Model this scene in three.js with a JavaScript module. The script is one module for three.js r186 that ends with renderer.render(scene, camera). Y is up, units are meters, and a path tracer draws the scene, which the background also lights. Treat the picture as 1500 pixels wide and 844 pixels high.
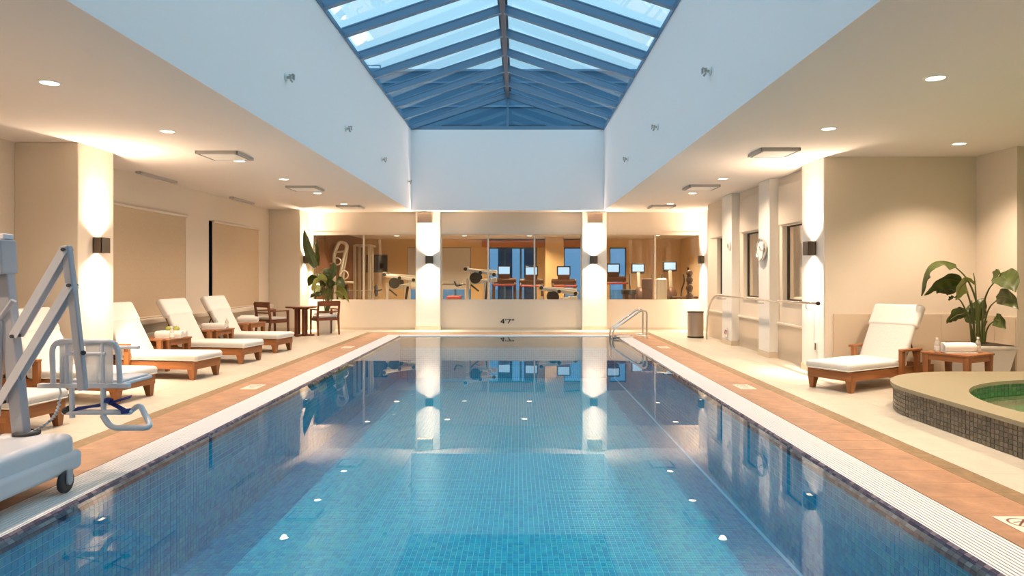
import * as THREE from 'three';
import { RoundedBoxGeometry } from 'three/addons/geometries/RoundedBoxGeometry.js';
import { mergeGeometries } from 'three/addons/utils/BufferGeometryUtils.js';
import { TextGeometry } from 'three/addons/geometries/TextGeometry.js';
import { FontLoader } from 'three/addons/loaders/FontLoader.js';

// ---------------------------------------------------------------- camera, sky, exposure
// Photograph frame 1500 x 844, 24 mm shift lens: vanishing point at pixel (759, 404), focal length 1000 px, eye 1.5 m above the deck.
const VPX = 759, VPY = 404, F = 1000, EYE = 1.5;
const scene = new THREE.Scene();
const camera = new THREE.PerspectiveCamera(2 * Math.atan(422 / F) * 180 / Math.PI, 1500 / 844, 0.1, 400);
camera.position.set(0, EYE, 0);
camera.lookAt(0, EYE, -10);
camera.setViewOffset(1500, 844, 750 - VPX, 422 - VPY, 1500, 844);
camera.updateProjectionMatrix();
const renderer = new THREE.WebGLRenderer();
renderer.toneMapping = THREE.LinearToneMapping;
renderer.toneMappingExposure = 1.0;
renderer.shadowMap.enabled = true;
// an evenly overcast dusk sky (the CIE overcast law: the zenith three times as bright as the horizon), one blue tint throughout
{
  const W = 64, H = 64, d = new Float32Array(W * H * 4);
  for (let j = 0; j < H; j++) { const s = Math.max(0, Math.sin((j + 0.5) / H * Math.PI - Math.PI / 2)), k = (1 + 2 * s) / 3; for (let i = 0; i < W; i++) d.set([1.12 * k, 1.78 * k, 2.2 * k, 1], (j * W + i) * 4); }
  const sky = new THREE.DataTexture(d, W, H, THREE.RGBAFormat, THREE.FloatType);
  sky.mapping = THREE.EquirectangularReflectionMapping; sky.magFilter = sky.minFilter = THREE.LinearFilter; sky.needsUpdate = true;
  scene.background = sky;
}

const WARM = new THREE.Color().setRGB(1.0, 0.76, 0.56);
const GYMWARM = new THREE.Color().setRGB(1.0, 0.74, 0.42);
const DOWN_POWER = 30, SCONCE_POWER = 36, GYM_POWER = 48;

// ---------------------------------------------------------------- helpers
const V = (x, y, z) => new THREE.Vector3(x, y, z);
// a picture point at a depth (taken from what the thing stands on or hangs from)
const px = (x, y, d) => V((x - VPX) * d / F, EYE - (y - VPY) * d / F, -d);
let seed = 7;
const rnd = () => { seed = (seed * 1664525 + 1013904223) >>> 0; return seed / 4294967296; };
const range = (n) => Array.from({ length: n }, (_, i) => i);
const taken = new Map();
function numbered(name) {
  const n = taken.get(name) ?? 0; taken.set(name, n + 1);
  return n ? name + '_' + String(n).padStart(3, '0') : name;
}
function mesh(name, geo, mat, parent) {
  const m = new THREE.Mesh(Array.isArray(geo) ? merge(geo) : geo, mat);
  m.name = name; m.castShadow = m.receiveShadow = true;
  parent.add(m);
  return m;
}
function tag(o, label, category, group, kind) {
  o.userData.label = label;
  if (category) o.userData.category = category;
  if (group) o.userData.group = group;
  if (kind) o.userData.kind = kind;
  return o;
}
function thing(name, label, category, pos = [0, 0, 0], turn = 0, group, kind) {
  const g = new THREE.Group();
  g.name = numbered(name); g.position.set(...pos); g.rotation.y = turn;
  scene.add(g);
  return tag(g, label, category, group, kind);
}
function single(name, geo, mat, label, category, group, kind) {
  return tag(mesh(numbered(name), geo, mat, scene), label, category, group, kind);
}
function copy(o, pos, turn, label, group) {
  const c = o.clone();
  c.name = numbered(o.name.replace(/_\d{3}$/, ''));
  c.userData = { ...o.userData };
  if (label) c.userData.label = label;
  if (group) c.userData.group = group;
  c.position.set(...pos); c.rotation.set(0, turn, 0);
  scene.add(c);
  return c;
}
function prep(g) {
  if (g.index) g = g.toNonIndexed();
  if (!g.attributes.uv) g.setAttribute('uv', new THREE.BufferAttribute(new Float32Array(g.attributes.position.count * 2), 2));
  for (const k of Object.keys(g.attributes)) if (!['position', 'normal', 'uv'].includes(k)) g.deleteAttribute(k);
  return g;
}
function merge(list) { return mergeGeometries(list.map(prep)); }
// uv in metres; u runs along the longest side, so that grain follows the board
function metric(g) {
  g = prep(g);
  g.computeBoundingBox();
  const s = g.boundingBox.getSize(V(0, 0, 0)).toArray(), p = g.attributes.position, n = g.attributes.normal, uv = g.attributes.uv;
  const order = [0, 1, 2].sort((a, b) => s[b] - s[a]);
  for (let i = 0; i < p.count; i++) {
    const c = [p.getX(i), p.getY(i), p.getZ(i)], m = [n.getX(i), n.getY(i), n.getZ(i)].map(Math.abs);
    const k = m.indexOf(Math.max(...m)), o = order.filter((a) => a !== k);
    uv.setXY(i, c[o[0]], c[o[1]]);
  }
  return g;
}
function bx(w, h, d, x = 0, y = 0, z = 0, r = 0) {
  const g = r ? new RoundedBoxGeometry(w, h, d, 2, Math.min(r, w / 2.01, h / 2.01, d / 2.01)) : new THREE.BoxGeometry(w, h, d);
  g.translate(x, y, z);
  return metric(g);
}
// a box given by its limits
const span = (x0, x1, y0, y1, z0, z1, r = 0) => bx(Math.abs(x1 - x0), Math.abs(y1 - y0), Math.abs(z1 - z0), (x0 + x1) / 2, (y0 + y1) / 2, (z0 + z1) / 2, r);
function along(g, a, b, up = V(0, 1, 0)) {       // turns geometry built along +z (centred) to run from a to b
  const z = b.clone().sub(a).normalize();
  let x = up.clone().cross(z);
  if (x.length() < 1e-4) x = V(1, 0, 0).cross(z);
  x.normalize();
  const m = new THREE.Matrix4().makeBasis(x, z.clone().cross(x), z).setPosition(a.clone().add(b).multiplyScalar(0.5));
  return g.applyMatrix4(m);
}
function bar(a, b, w, h, up, r = 0) { return along(bx(w, h, a.distanceTo(b), 0, 0, 0, r), a, b, up); }
function rod(a, b, r, r2 = r, seg = 14) {
  const g = new THREE.CylinderGeometry(r2, r, a.distanceTo(b), seg); g.rotateX(Math.PI / 2);
  return along(g, a, b);
}
function pipe(pts, r, bend = 0.06, closed = false, seg = 10) {
  const path = new THREE.CurvePath(), n = pts.length;
  let last = closed ? null : pts[0];
  const corner = (p, q, s) => {
    const u = p.clone().sub(q), v = s.clone().sub(q), l = Math.min(bend, u.length() * 0.48, v.length() * 0.48);
    return [q.clone().add(u.setLength(l)), q.clone().add(v.setLength(l))];
  };
  if (closed) last = corner(pts[n - 1], pts[0], pts[1])[1];
  const first = last;
  for (let i = 1; i < (closed ? n + 1 : n - 1); i++) {
    const [e, f] = corner(pts[i - 1], pts[i % n], pts[(i + 1) % n]);
    path.add(new THREE.LineCurve3(last, e));
    path.add(new THREE.QuadraticBezierCurve3(e, pts[i % n], f));
    last = f;
  }
  if (!closed) path.add(new THREE.LineCurve3(last, pts[n - 1]));
  const c = { list: path.curves };
  // sample every piece on its own, so that straight runs stay straight
  const pos = [];
  for (const k of c.list) { const m = k.isLineCurve3 ? 1 : 5; for (let j = 0; j < m; j++) pos.push(k.getPoint(j / m)); }
  if (!closed) pos.push(pts[n - 1].clone());
  return sweep(pos, r, closed, seg);
}
function sweep(pos, r, closed = false, seg = 10, radii = null) {       // a round tube through a list of points
  const n = pos.length, v = [], nn = [], idx = [];
  let N = null;
  for (let i = 0; i < n; i++) {
    const a = pos[closed ? (i + n - 1) % n : Math.max(0, i - 1)], b = pos[closed ? (i + 1) % n : Math.min(n - 1, i + 1)];
    const t = b.clone().sub(a).normalize();
    if (!N) { N = Math.abs(t.y) < 0.9 ? V(0, 1, 0) : V(1, 0, 0); }
    N = N.clone().sub(t.clone().multiplyScalar(N.dot(t))).normalize();
    const B = t.clone().cross(N);
    const rr = radii ? radii(i / (n - 1)) : r;
    for (let k = 0; k < seg; k++) {
      const an = k / seg * Math.PI * 2, d = N.clone().multiplyScalar(Math.cos(an)).add(B.clone().multiplyScalar(Math.sin(an)));
      v.push(pos[i].x + d.x * rr, pos[i].y + d.y * rr, pos[i].z + d.z * rr); nn.push(d.x, d.y, d.z);
    }
  }
  const rows = closed ? n : n - 1;
  for (let i = 0; i < rows; i++) for (let k = 0; k < seg; k++) {
    const a = i * seg + k, b = i * seg + (k + 1) % seg, c = ((i + 1) % n) * seg + k, d = ((i + 1) % n) * seg + (k + 1) % seg;
    idx.push(a, b, c, b, d, c);
  }
  if (!closed) for (const [i, s] of [[0, -1], [n - 1, 1]]) {
    const t = (i ? pos[n - 1].clone().sub(pos[n - 2]) : pos[1].clone().sub(pos[0])).normalize().multiplyScalar(s), c = v.length / 3;
    v.push(pos[i].x, pos[i].y, pos[i].z); nn.push(t.x, t.y, t.z);
    for (let k = 0; k < seg; k++) { const q = (i * seg + k) * 3; v.push(v[q], v[q + 1], v[q + 2]); nn.push(t.x, t.y, t.z); }
    for (let k = 0; k < seg; k++) s > 0 ? idx.push(c, c + 1 + k, c + 1 + (k + 1) % seg) : idx.push(c, c + 1 + (k + 1) % seg, c + 1 + k);
  }
  const g = new THREE.BufferGeometry();
  g.setAttribute('position', new THREE.Float32BufferAttribute(v, 3));
  g.setAttribute('normal', new THREE.Float32BufferAttribute(nn, 3));
  g.setIndex(idx);
  return prep(g);
}
const lathe = (pts, seg = 24) => new THREE.LatheGeometry(pts.map(([x, y]) => new THREE.Vector2(x, y)), seg);
function taper(w0, d0, w1, d1, h, sx = 0, sz = 0) {      // a leg: foot w0 x d0 at y 0, top w1 x d1 at y h, the foot shifted by sx, sz
  const g = new THREE.BoxGeometry(1, 1, 1), p = g.attributes.position;
  for (let i = 0; i < p.count; i++) {
    const top = p.getY(i) > 0;
    p.setXYZ(i, p.getX(i) * (top ? w1 : w0) + (top ? 0 : sx), top ? h : 0, p.getZ(i) * (top ? d1 : d0) + (top ? 0 : sz));
  }
  g.computeVertexNormals();
  return metric(g);
}
const at = (g, x, y, z, turn = 0) => { if (turn) g.rotateY(turn); g.translate(x, y, z); return g; };
function flat(pts, thick) {         // a slab: outline in x, z (as [x, z]) of a thickness, top at y 0
  const s = new THREE.Shape(pts.map(([x, z]) => new THREE.Vector2(x, -z)));
  const g = new THREE.ExtrudeGeometry(s, { depth: thick, bevelEnabled: false });
  g.rotateX(-Math.PI / 2); g.translate(0, -thick, 0);
  return metric(g);
}

// ---------------------------------------------------------------- textures: grain, mottling and weave only
const hash = (x, y, s) => { let h = (x * 374761393 + y * 668265263 + s * 974634777) | 0; h = Math.imul(h ^ (h >>> 13), 1274126177); return ((h ^ (h >>> 16)) >>> 0) / 4294967296; };
function noise(x, y, px_, py_, s) {         // tiling value noise
  const x0 = Math.floor(x), y0 = Math.floor(y), f = (t) => t * t * (3 - 2 * t), u = f(x - x0), v = f(y - y0);
  const h = (i, j) => hash(((i % px_) + px_) % px_, ((j % py_) + py_) % py_, s);
  return (h(x0, y0) * (1 - u) + h(x0 + 1, y0) * u) * (1 - v) + (h(x0, y0 + 1) * (1 - u) + h(x0 + 1, y0 + 1) * u) * v;
}
function texture(size, fn, srgb, rep = 1) {
  const d = new Uint8Array(size * size * 4);
  for (let y = 0; y < size; y++) for (let x = 0; x < size; x++) {
    const c = fn(x / size, y / size), i = (y * size + x) * 4;
    for (let k = 0; k < 3; k++) d[i + k] = Math.max(0, Math.min(255, Math.round((Array.isArray(c) ? c[k] : c) * 255)));
    d[i + 3] = 255;
  }
  const t = new THREE.DataTexture(d, size, size);
  t.wrapS = t.wrapT = THREE.RepeatWrapping; t.magFilter = THREE.LinearFilter; t.minFilter = THREE.LinearMipmapLinearFilter; t.generateMipmaps = true;
  if (srgb) t.colorSpace = THREE.SRGBColorSpace;
  t.repeat.set(rep, rep); t.needsUpdate = true;
  return t;
}
const fbm = (x, y, p, s) => 0.5 * noise(x * p, y * p, p, p, s) + 0.3 * noise(x * p * 2, y * p * 2, p * 2, p * 2, s + 1) + 0.2 * noise(x * p * 4, y * p * 4, p * 4, p * 4, s + 2);
const woodTex = texture(256, (u, v) => {
  const w = noise(u * 3, v * 26, 3, 26, 5) * 0.55 + noise(u * 6, v * 90, 6, 90, 9) * 0.3 + noise(u * 2, v * 7, 2, 7, 2) * 0.4;
  const k = 0.72 + 0.36 * w;
  return [0.83 * k, 0.56 * k * (0.97 + 0.05 * w), 0.35 * k];
}, true, 1);
const plasterBump = texture(256, (u, v) => fbm(u, v, 24, 31), false, 1.2);
const terryBump = texture(256, (u, v) => 0.6 * noise(u * 96, v * 96, 96, 96, 3) + 0.4 * noise(u * 14, v * 14, 14, 14, 8), false, 3);
const stoneTex = texture(256, (u, v) => { const k = 0.93 + 0.1 * fbm(u, v, 8, 61) + 0.03 * (noise(u * 100, v * 100, 100, 100, 4) - 0.5); return [0.79 * k, 0.755 * k, 0.69 * k]; }, true, 0.8);
const clayTex = texture(256, (u, v) => { const k = 0.84 + 0.26 * fbm(u, v, 7, 71) + 0.06 * (noise(u * 90, v * 90, 90, 90, 14) - 0.5); return [0.7 * k, 0.53 * k, 0.41 * k]; }, true, 0.9);
const darkStoneTex = texture(256, (u, v) => { const k = 0.8 + 0.35 * fbm(u, v, 14, 81); return [0.55 * k, 0.45 * k, 0.32 * k]; }, true, 1.5);
const weaveTex = texture(128, (u, v) => { const k = 0.94 + 0.07 * noise(u * 64, v * 64, 64, 64, 41) + 0.03 * Math.sin(v * 128 * Math.PI); return [0.84 * k, 0.76 * k, 0.64 * k]; }, true, 3);
const leafTex = texture(128, (u, v) => { const k = 0.8 + 0.25 * noise(u * 40, v * 3, 40, 3, 51) + 0.2 * noise(u * 5, v * 5, 5, 5, 52); return [0.3 * k, 0.36 * k, 0.13 * k]; }, true, 1);
const ripple = texture(256, (u, v) => fbm(u, v, 5, 91), false, 0.35);

// ---------------------------------------------------------------- materials
const lin = (r, g, b) => new THREE.Color().setRGB(r, g, b);
const std = (color, roughness = 0.7, more = {}) => new THREE.MeshStandardMaterial({ color: typeof color === 'number' || typeof color === 'string' ? new THREE.Color(color) : color, roughness, ...more });
const phys = (color, roughness, more) => new THREE.MeshPhysicalMaterial({ color, roughness, ...more });
const mat = {
  wall: std(lin(0.76, 0.67, 0.55), 0.85, { bumpMap: plasterBump, bumpScale: 0.0006 }),
  white: std(lin(0.93, 0.87, 0.86), 0.8, { bumpMap: plasterBump, bumpScale: 0.0005 }),
  column: std(lin(0.82, 0.79, 0.73), 0.75, { bumpMap: plasterBump, bumpScale: 0.0004 }),
  ceiling: std(lin(0.79, 0.72, 0.65), 0.9, { bumpMap: plasterBump, bumpScale: 0.0004 }),
  wainscot: std(lin(0.66, 0.54, 0.4), 0.45),
  deck: std(lin(1, 1, 1), 0.38, { map: stoneTex }),
  clay: std(lin(1, 1, 1), 0.42, { map: clayTex }),
  border: std(lin(1, 1, 1), 0.5, { map: darkStoneTex }),
  slab: std(lin(0.3, 0.26, 0.21), 0.9),
  grate: std(lin(0.84, 0.82, 0.82), 0.45),
  gutter: std(lin(0.2, 0.19, 0.19), 0.7),
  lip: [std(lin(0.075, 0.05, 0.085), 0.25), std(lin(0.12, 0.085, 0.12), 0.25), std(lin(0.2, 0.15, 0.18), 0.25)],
  grout: std(lin(0.25, 0.68, 0.85), 0.7),
  water: phys(lin(0.75, 0.975, 0.99), 0.0, { transmission: 1, thickness: 0, ior: 1.33, bumpMap: ripple, bumpScale: 0.00025 }),
  glass: phys(lin(0.96, 0.97, 0.96), 0.0, { transmission: 1, thickness: 0, ior: 1.5 }),
  skyGlass: phys(lin(0.9, 0.97, 0.99), 0.0, { transmission: 1, thickness: 0, ior: 1.5 }),
  blueGlass: phys(lin(0.6, 0.76, 0.92), 0.0, { transmission: 1, thickness: 0, ior: 1.5 }),
  alu: std(lin(0.15, 0.25, 0.37), 0.45, { metalness: 0.2 }),
  ridge: std(lin(0.13, 0.13, 0.16), 0.5),
  frame: std(lin(0.72, 0.63, 0.52), 0.5),
  dark: std(lin(0.02, 0.016, 0.013), 0.5),
  bronze: std(lin(0.12, 0.095, 0.075), 0.4, { metalness: 0.5 }),
  steel: std(lin(0.62, 0.6, 0.58), 0.22, { metalness: 1 }),
  satin: std(lin(0.5, 0.44, 0.38), 0.33, { metalness: 1 }),
  chrome: std(lin(0.75, 0.73, 0.7), 0.14, { metalness: 1 }),
  teak: std(lin(0.5, 0.44, 0.36), 0.5, { map: woodTex }),
  darkTeak: std(lin(0.26, 0.16, 0.13), 0.45, { map: woodTex }),
  terry: std(lin(0.8, 0.77, 0.71), 0.95, { bumpMap: terryBump, bumpScale: 0.004 }),
  shade: phys(lin(0.95, 0.93, 0.92), 0.9, { map: weaveTex }),
  towel: std(lin(0.9, 0.86, 0.8), 0.95, { bumpMap: terryBump, bumpScale: 0.003 }),
  apple: std(lin(0.36, 0.4, 0.06), 0.4),
  bottle: phys(lin(0.9, 0.88, 0.82), 0.1, { transmission: 0.6, thickness: 0 }),
  leaf: phys(lin(0.6, 0.6, 0.5), 0.42, { map: leafTex }),
  leafLight: phys(lin(0.32, 0.36, 0.09), 0.45, {}),
  stem: std(lin(0.1, 0.12, 0.03), 0.5),
  planter: std(lin(0.78, 0.74, 0.68), 0.5),
  soil: std(lin(0.05, 0.035, 0.02), 0.95),
  liftWhite: std(lin(0.68, 0.68, 0.72), 0.35),
  liftGrey: std(lin(0.4, 0.41, 0.46), 0.35),
  rubber: std(lin(0.05, 0.05, 0.055), 0.6),
  strap: std(lin(0.02, 0.035, 0.2), 0.7),
  clear: phys(lin(0.85, 0.85, 0.85), 0.25, { transmission: 0.45, thickness: 0 }),
  lamp: std(lin(1, 0.95, 0.85), 0.5, { emissive: lin(1, 0.86, 0.62), emissiveIntensity: 7 }),
  lens: std(lin(1, 0.95, 0.85), 0.5, { emissive: lin(1, 0.84, 0.58), emissiveIntensity: 5 }),
  trimWhite: std(lin(0.85, 0.82, 0.76), 0.5),
  ventFrame: std(lin(0.5, 0.48, 0.45), 0.5),
  letters: std(lin(0.02, 0.018, 0.018), 0.6),
  marker: std(lin(0.85, 0.78, 0.68), 0.35),
  facade: std(lin(0.06, 0.15, 0.25), 0.7),
  facadeDark: std(lin(0.012, 0.035, 0.06), 0.4),
  spaTile: [std(lin(0.13, 0.105, 0.075), 0.3), std(lin(0.17, 0.14, 0.1), 0.3), std(lin(0.105, 0.085, 0.06), 0.3)],
  spaGrout: std(lin(0.5, 0.45, 0.35), 0.8),
  spaCoping: std(lin(0.29, 0.255, 0.16), 0.5, { map: null }),
  spaInner: [std(lin(0.14, 0.3, 0.16), 0.3), std(lin(0.2, 0.36, 0.2), 0.3)],
  spaWater: phys(lin(0.75, 0.95, 0.8), 0.0, { transmission: 1, thickness: 0, ior: 1.33 }),
  gymWall: std(lin(0.72, 0.52, 0.3), 0.8),
  gymBrown: std(lin(0.2, 0.08, 0.035), 0.5),
  gymFloor: std(lin(0.3, 0.22, 0.15), 0.5),
  orange: std(lin(0.5, 0.2, 0.07), 0.5),
  gymMetal: std(lin(0.82, 0.8, 0.76), 0.28, { metalness: 0.6 }),
  black: std(lin(0.02, 0.018, 0.016), 0.5),
  gymRed: std(lin(0.35, 0.06, 0.045), 0.5),
  gymBrownSeat: std(lin(0.11, 0.045, 0.025), 0.5),
  screen: std(lin(0.1, 0.1, 0.1), 0.3, { emissive: lin(0.55, 0.85, 1.1), emissiveIntensity: 1.0 }),
  blind: std(lin(0.62, 0.62, 0.66), 0.8),
};
function spot(parent, pos, dir, intensity, angle, penumbra, color = WARM, radius = 3) {
  const l = new THREE.SpotLight(color, intensity, 0, angle, penumbra, 2);
  l.name = 'lamp'; l.target.name = 'aim'; l.position.copy(pos); l.target.position.copy(pos.clone().add(dir));
  l.castShadow = true; l.shadow.radius = radius;
  parent.add(l, l.target);
  return l;
}

// ---------------------------------------------------------------- measures of the place (metres; x right, z towards the viewer)
const CEIL = 3.27, SOFFIT_L = -2.896, SOFFIT_R = 2.325, SHAFT_TOP = 5.45, SHAFT_END = -18.45, SHAFT_NEAR = -1.79;
const POOL_L = -2.96, POOL_R = 2.43, POOL_END = -17.05, POOL_NEAR = -1.7, POOL_DEEP = -1.06, WATER = -0.02;
const GRATE = 0.35, CLAY = 0.52, EDGE = 0.17;
const LEFT = -6.67, ENDZ = -19.04, NEAR = 4.2, ALCOVE = 6.81, ALCOVE_Z = -10.15, RIGHT = 4.75;

// ---------------------------------------------------------------- floor: tiled deck round the pool
{
  const fl = thing('floor', 'beige stone deck with terracotta band round the pool', 'floor', [0, 0, 0], 0, null, 'structure');
  const rx = POOL_R + GRATE, lx = POOL_L - GRATE, fz = POOL_END - GRATE, nz = POOL_NEAR + GRATE;
  mesh('slab', [
    span(LEFT - 0.2, lx, -0.3, -0.012, ENDZ - 0.1, NEAR), span(rx, 8, -0.3, -0.012, ENDZ - 0.1, NEAR),
    span(lx, rx, -0.3, -0.012, ENDZ - 0.1, fz), span(lx, rx, -0.3, -0.012, nz, NEAR)], mat.slab, fl);
  const gap = 0.0025, variants = new Map();
  const tile = (x0, x1, z0, z1, m, name) => {
    const w = x1 - x0 - gap, d = z1 - z0 - gap, k = w.toFixed(3) + d.toFixed(3) + Math.floor(rnd() * 3);
    if (!variants.has(k)) { const g = bx(w, 0.012, d, 0, -0.006, 0, 0); const u = g.attributes.uv, o = rnd() * 5; for (let i = 0; i < u.count; i++) u.setXY(i, u.getX(i) + o, u.getY(i) + o * 1.7); variants.set(k, g); }
    mesh(name, variants.get(k), m, fl).position.set((x0 + x1) / 2, 0, (z0 + z1) / 2);
  };
  const grid = (x0, x1, nx, z0, z1, nz_, m, name) => { for (let i = 0; i < nx; i++) for (let j = 0; j < nz_; j++) tile(x0 + (x1 - x0) * i / nx, x0 + (x1 - x0) * (i + 1) / nx, z0 + (z1 - z0) * j / nz_, z0 + (z1 - z0) * (j + 1) / nz_, m, name); };
  const ox = rx + CLAY, px_ = lx - CLAY, oz = fz - CLAY, qz = nz + CLAY;
  grid(LEFT, px_ - EDGE, 4, ENDZ, -1, 26, mat.deck, 'stone_tile');
  grid(ox + EDGE, 6.81, 5, ENDZ, -1, 26, mat.deck, 'stone_tile');
  grid(px_ - EDGE, ox + EDGE, 11, ENDZ, oz - EDGE, 1, mat.deck, 'stone_tile');
  grid(LEFT, px_ - EDGE, 1, -1, NEAR, 3, mat.deck, 'stone_tile');
  grid(ox + EDGE, 8, 1, -1, NEAR, 3, mat.deck, 'stone_tile');
  grid(6.81, 8, 1, -9.4, -1, 4, mat.deck, 'stone_tile');
  grid(px_ - EDGE, ox + EDGE, 4, qz + EDGE, NEAR, 3, mat.deck, 'stone_tile');
  for (const [a, b] of [[px_, lx], [rx, ox]]) grid(a, b, 1, oz, qz, 54, mat.clay, 'terracotta_tile');
  grid(lx, rx, 20, oz, fz, 1, mat.clay, 'terracotta_tile');
  grid(lx, rx, 20, nz, qz, 1, mat.clay, 'terracotta_tile');
  for (const [a, b] of [[px_ - EDGE, px_], [ox, ox + EDGE]]) grid(a, b, 1, oz - EDGE, qz + EDGE, 30, mat.border, 'border_tile');
  grid(px_, ox, 12, oz - EDGE, oz, 1, mat.border, 'border_tile');
  grid(px_, ox, 12, qz, qz + EDGE, 1, mat.border, 'border_tile');
}
// gutter gratings on three sides, each of long white bars over a dark channel
{
  const group = 'white overflow gratings round the pool';
  const make = (label, x0, x1, z0, z1) => {
    const g = thing('gutter_grating', label, 'grating', [0, 0, 0], 0, group);
    mesh('channel', [span(x0 < 0 && x1 === POOL_L ? x0 : x0 + 0.03, x0 === POOL_L - GRATE ? x1 - 0.03 : x1, -0.3, -0.06, z0, z1)], mat.gutter, g);
    const long = Math.abs(z1 - z0) > Math.abs(x1 - x0), n = 12, w = GRATE / n;
    const bars = long ? bx(w * 0.66, 0.03, Math.abs(z1 - z0), 0, -0.017, 0) : bx(Math.abs(x1 - x0), 0.03, w * 0.66, 0, -0.017, 0);
    for (let i = 0; i < n; i++) mesh('bar', bars, mat.grate, g).position.set(long ? Math.min(x0, x1) + w * (i + 0.5) : (x0 + x1) / 2, 0, long ? (z0 + z1) / 2 : Math.min(z0, z1) + w * (i + 0.5));
    const L = long ? Math.abs(z1 - z0) : Math.abs(x1 - x0), cross = long ? bx(GRATE, 0.022, 0.012) : bx(0.012, 0.022, GRATE);
    for (let t = 0.02; t < L; t += 0.75) mesh('cross_bar', cross, mat.grate, g).position.set(long ? (x0 + x1) / 2 : Math.min(x0, x1) + t, -0.045, long ? Math.min(z0, z1) + t : (z0 + z1) / 2);
  };
  make('white slatted pool gutter grating along the sun lounger side', POOL_L - GRATE, POOL_L, POOL_END - GRATE, POOL_NEAR + GRATE);
  make('white slatted pool gutter grating along the hot tub side', POOL_R, POOL_R + GRATE, POOL_END - GRATE, POOL_NEAR + GRATE);
  make('white slatted pool gutter grating below the gym windows', POOL_L, POOL_R, POOL_END - GRATE, POOL_END);
  make('white slatted pool gutter grating across the shallow end', POOL_L, POOL_R, POOL_NEAR, POOL_NEAR + GRATE);
}
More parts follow.
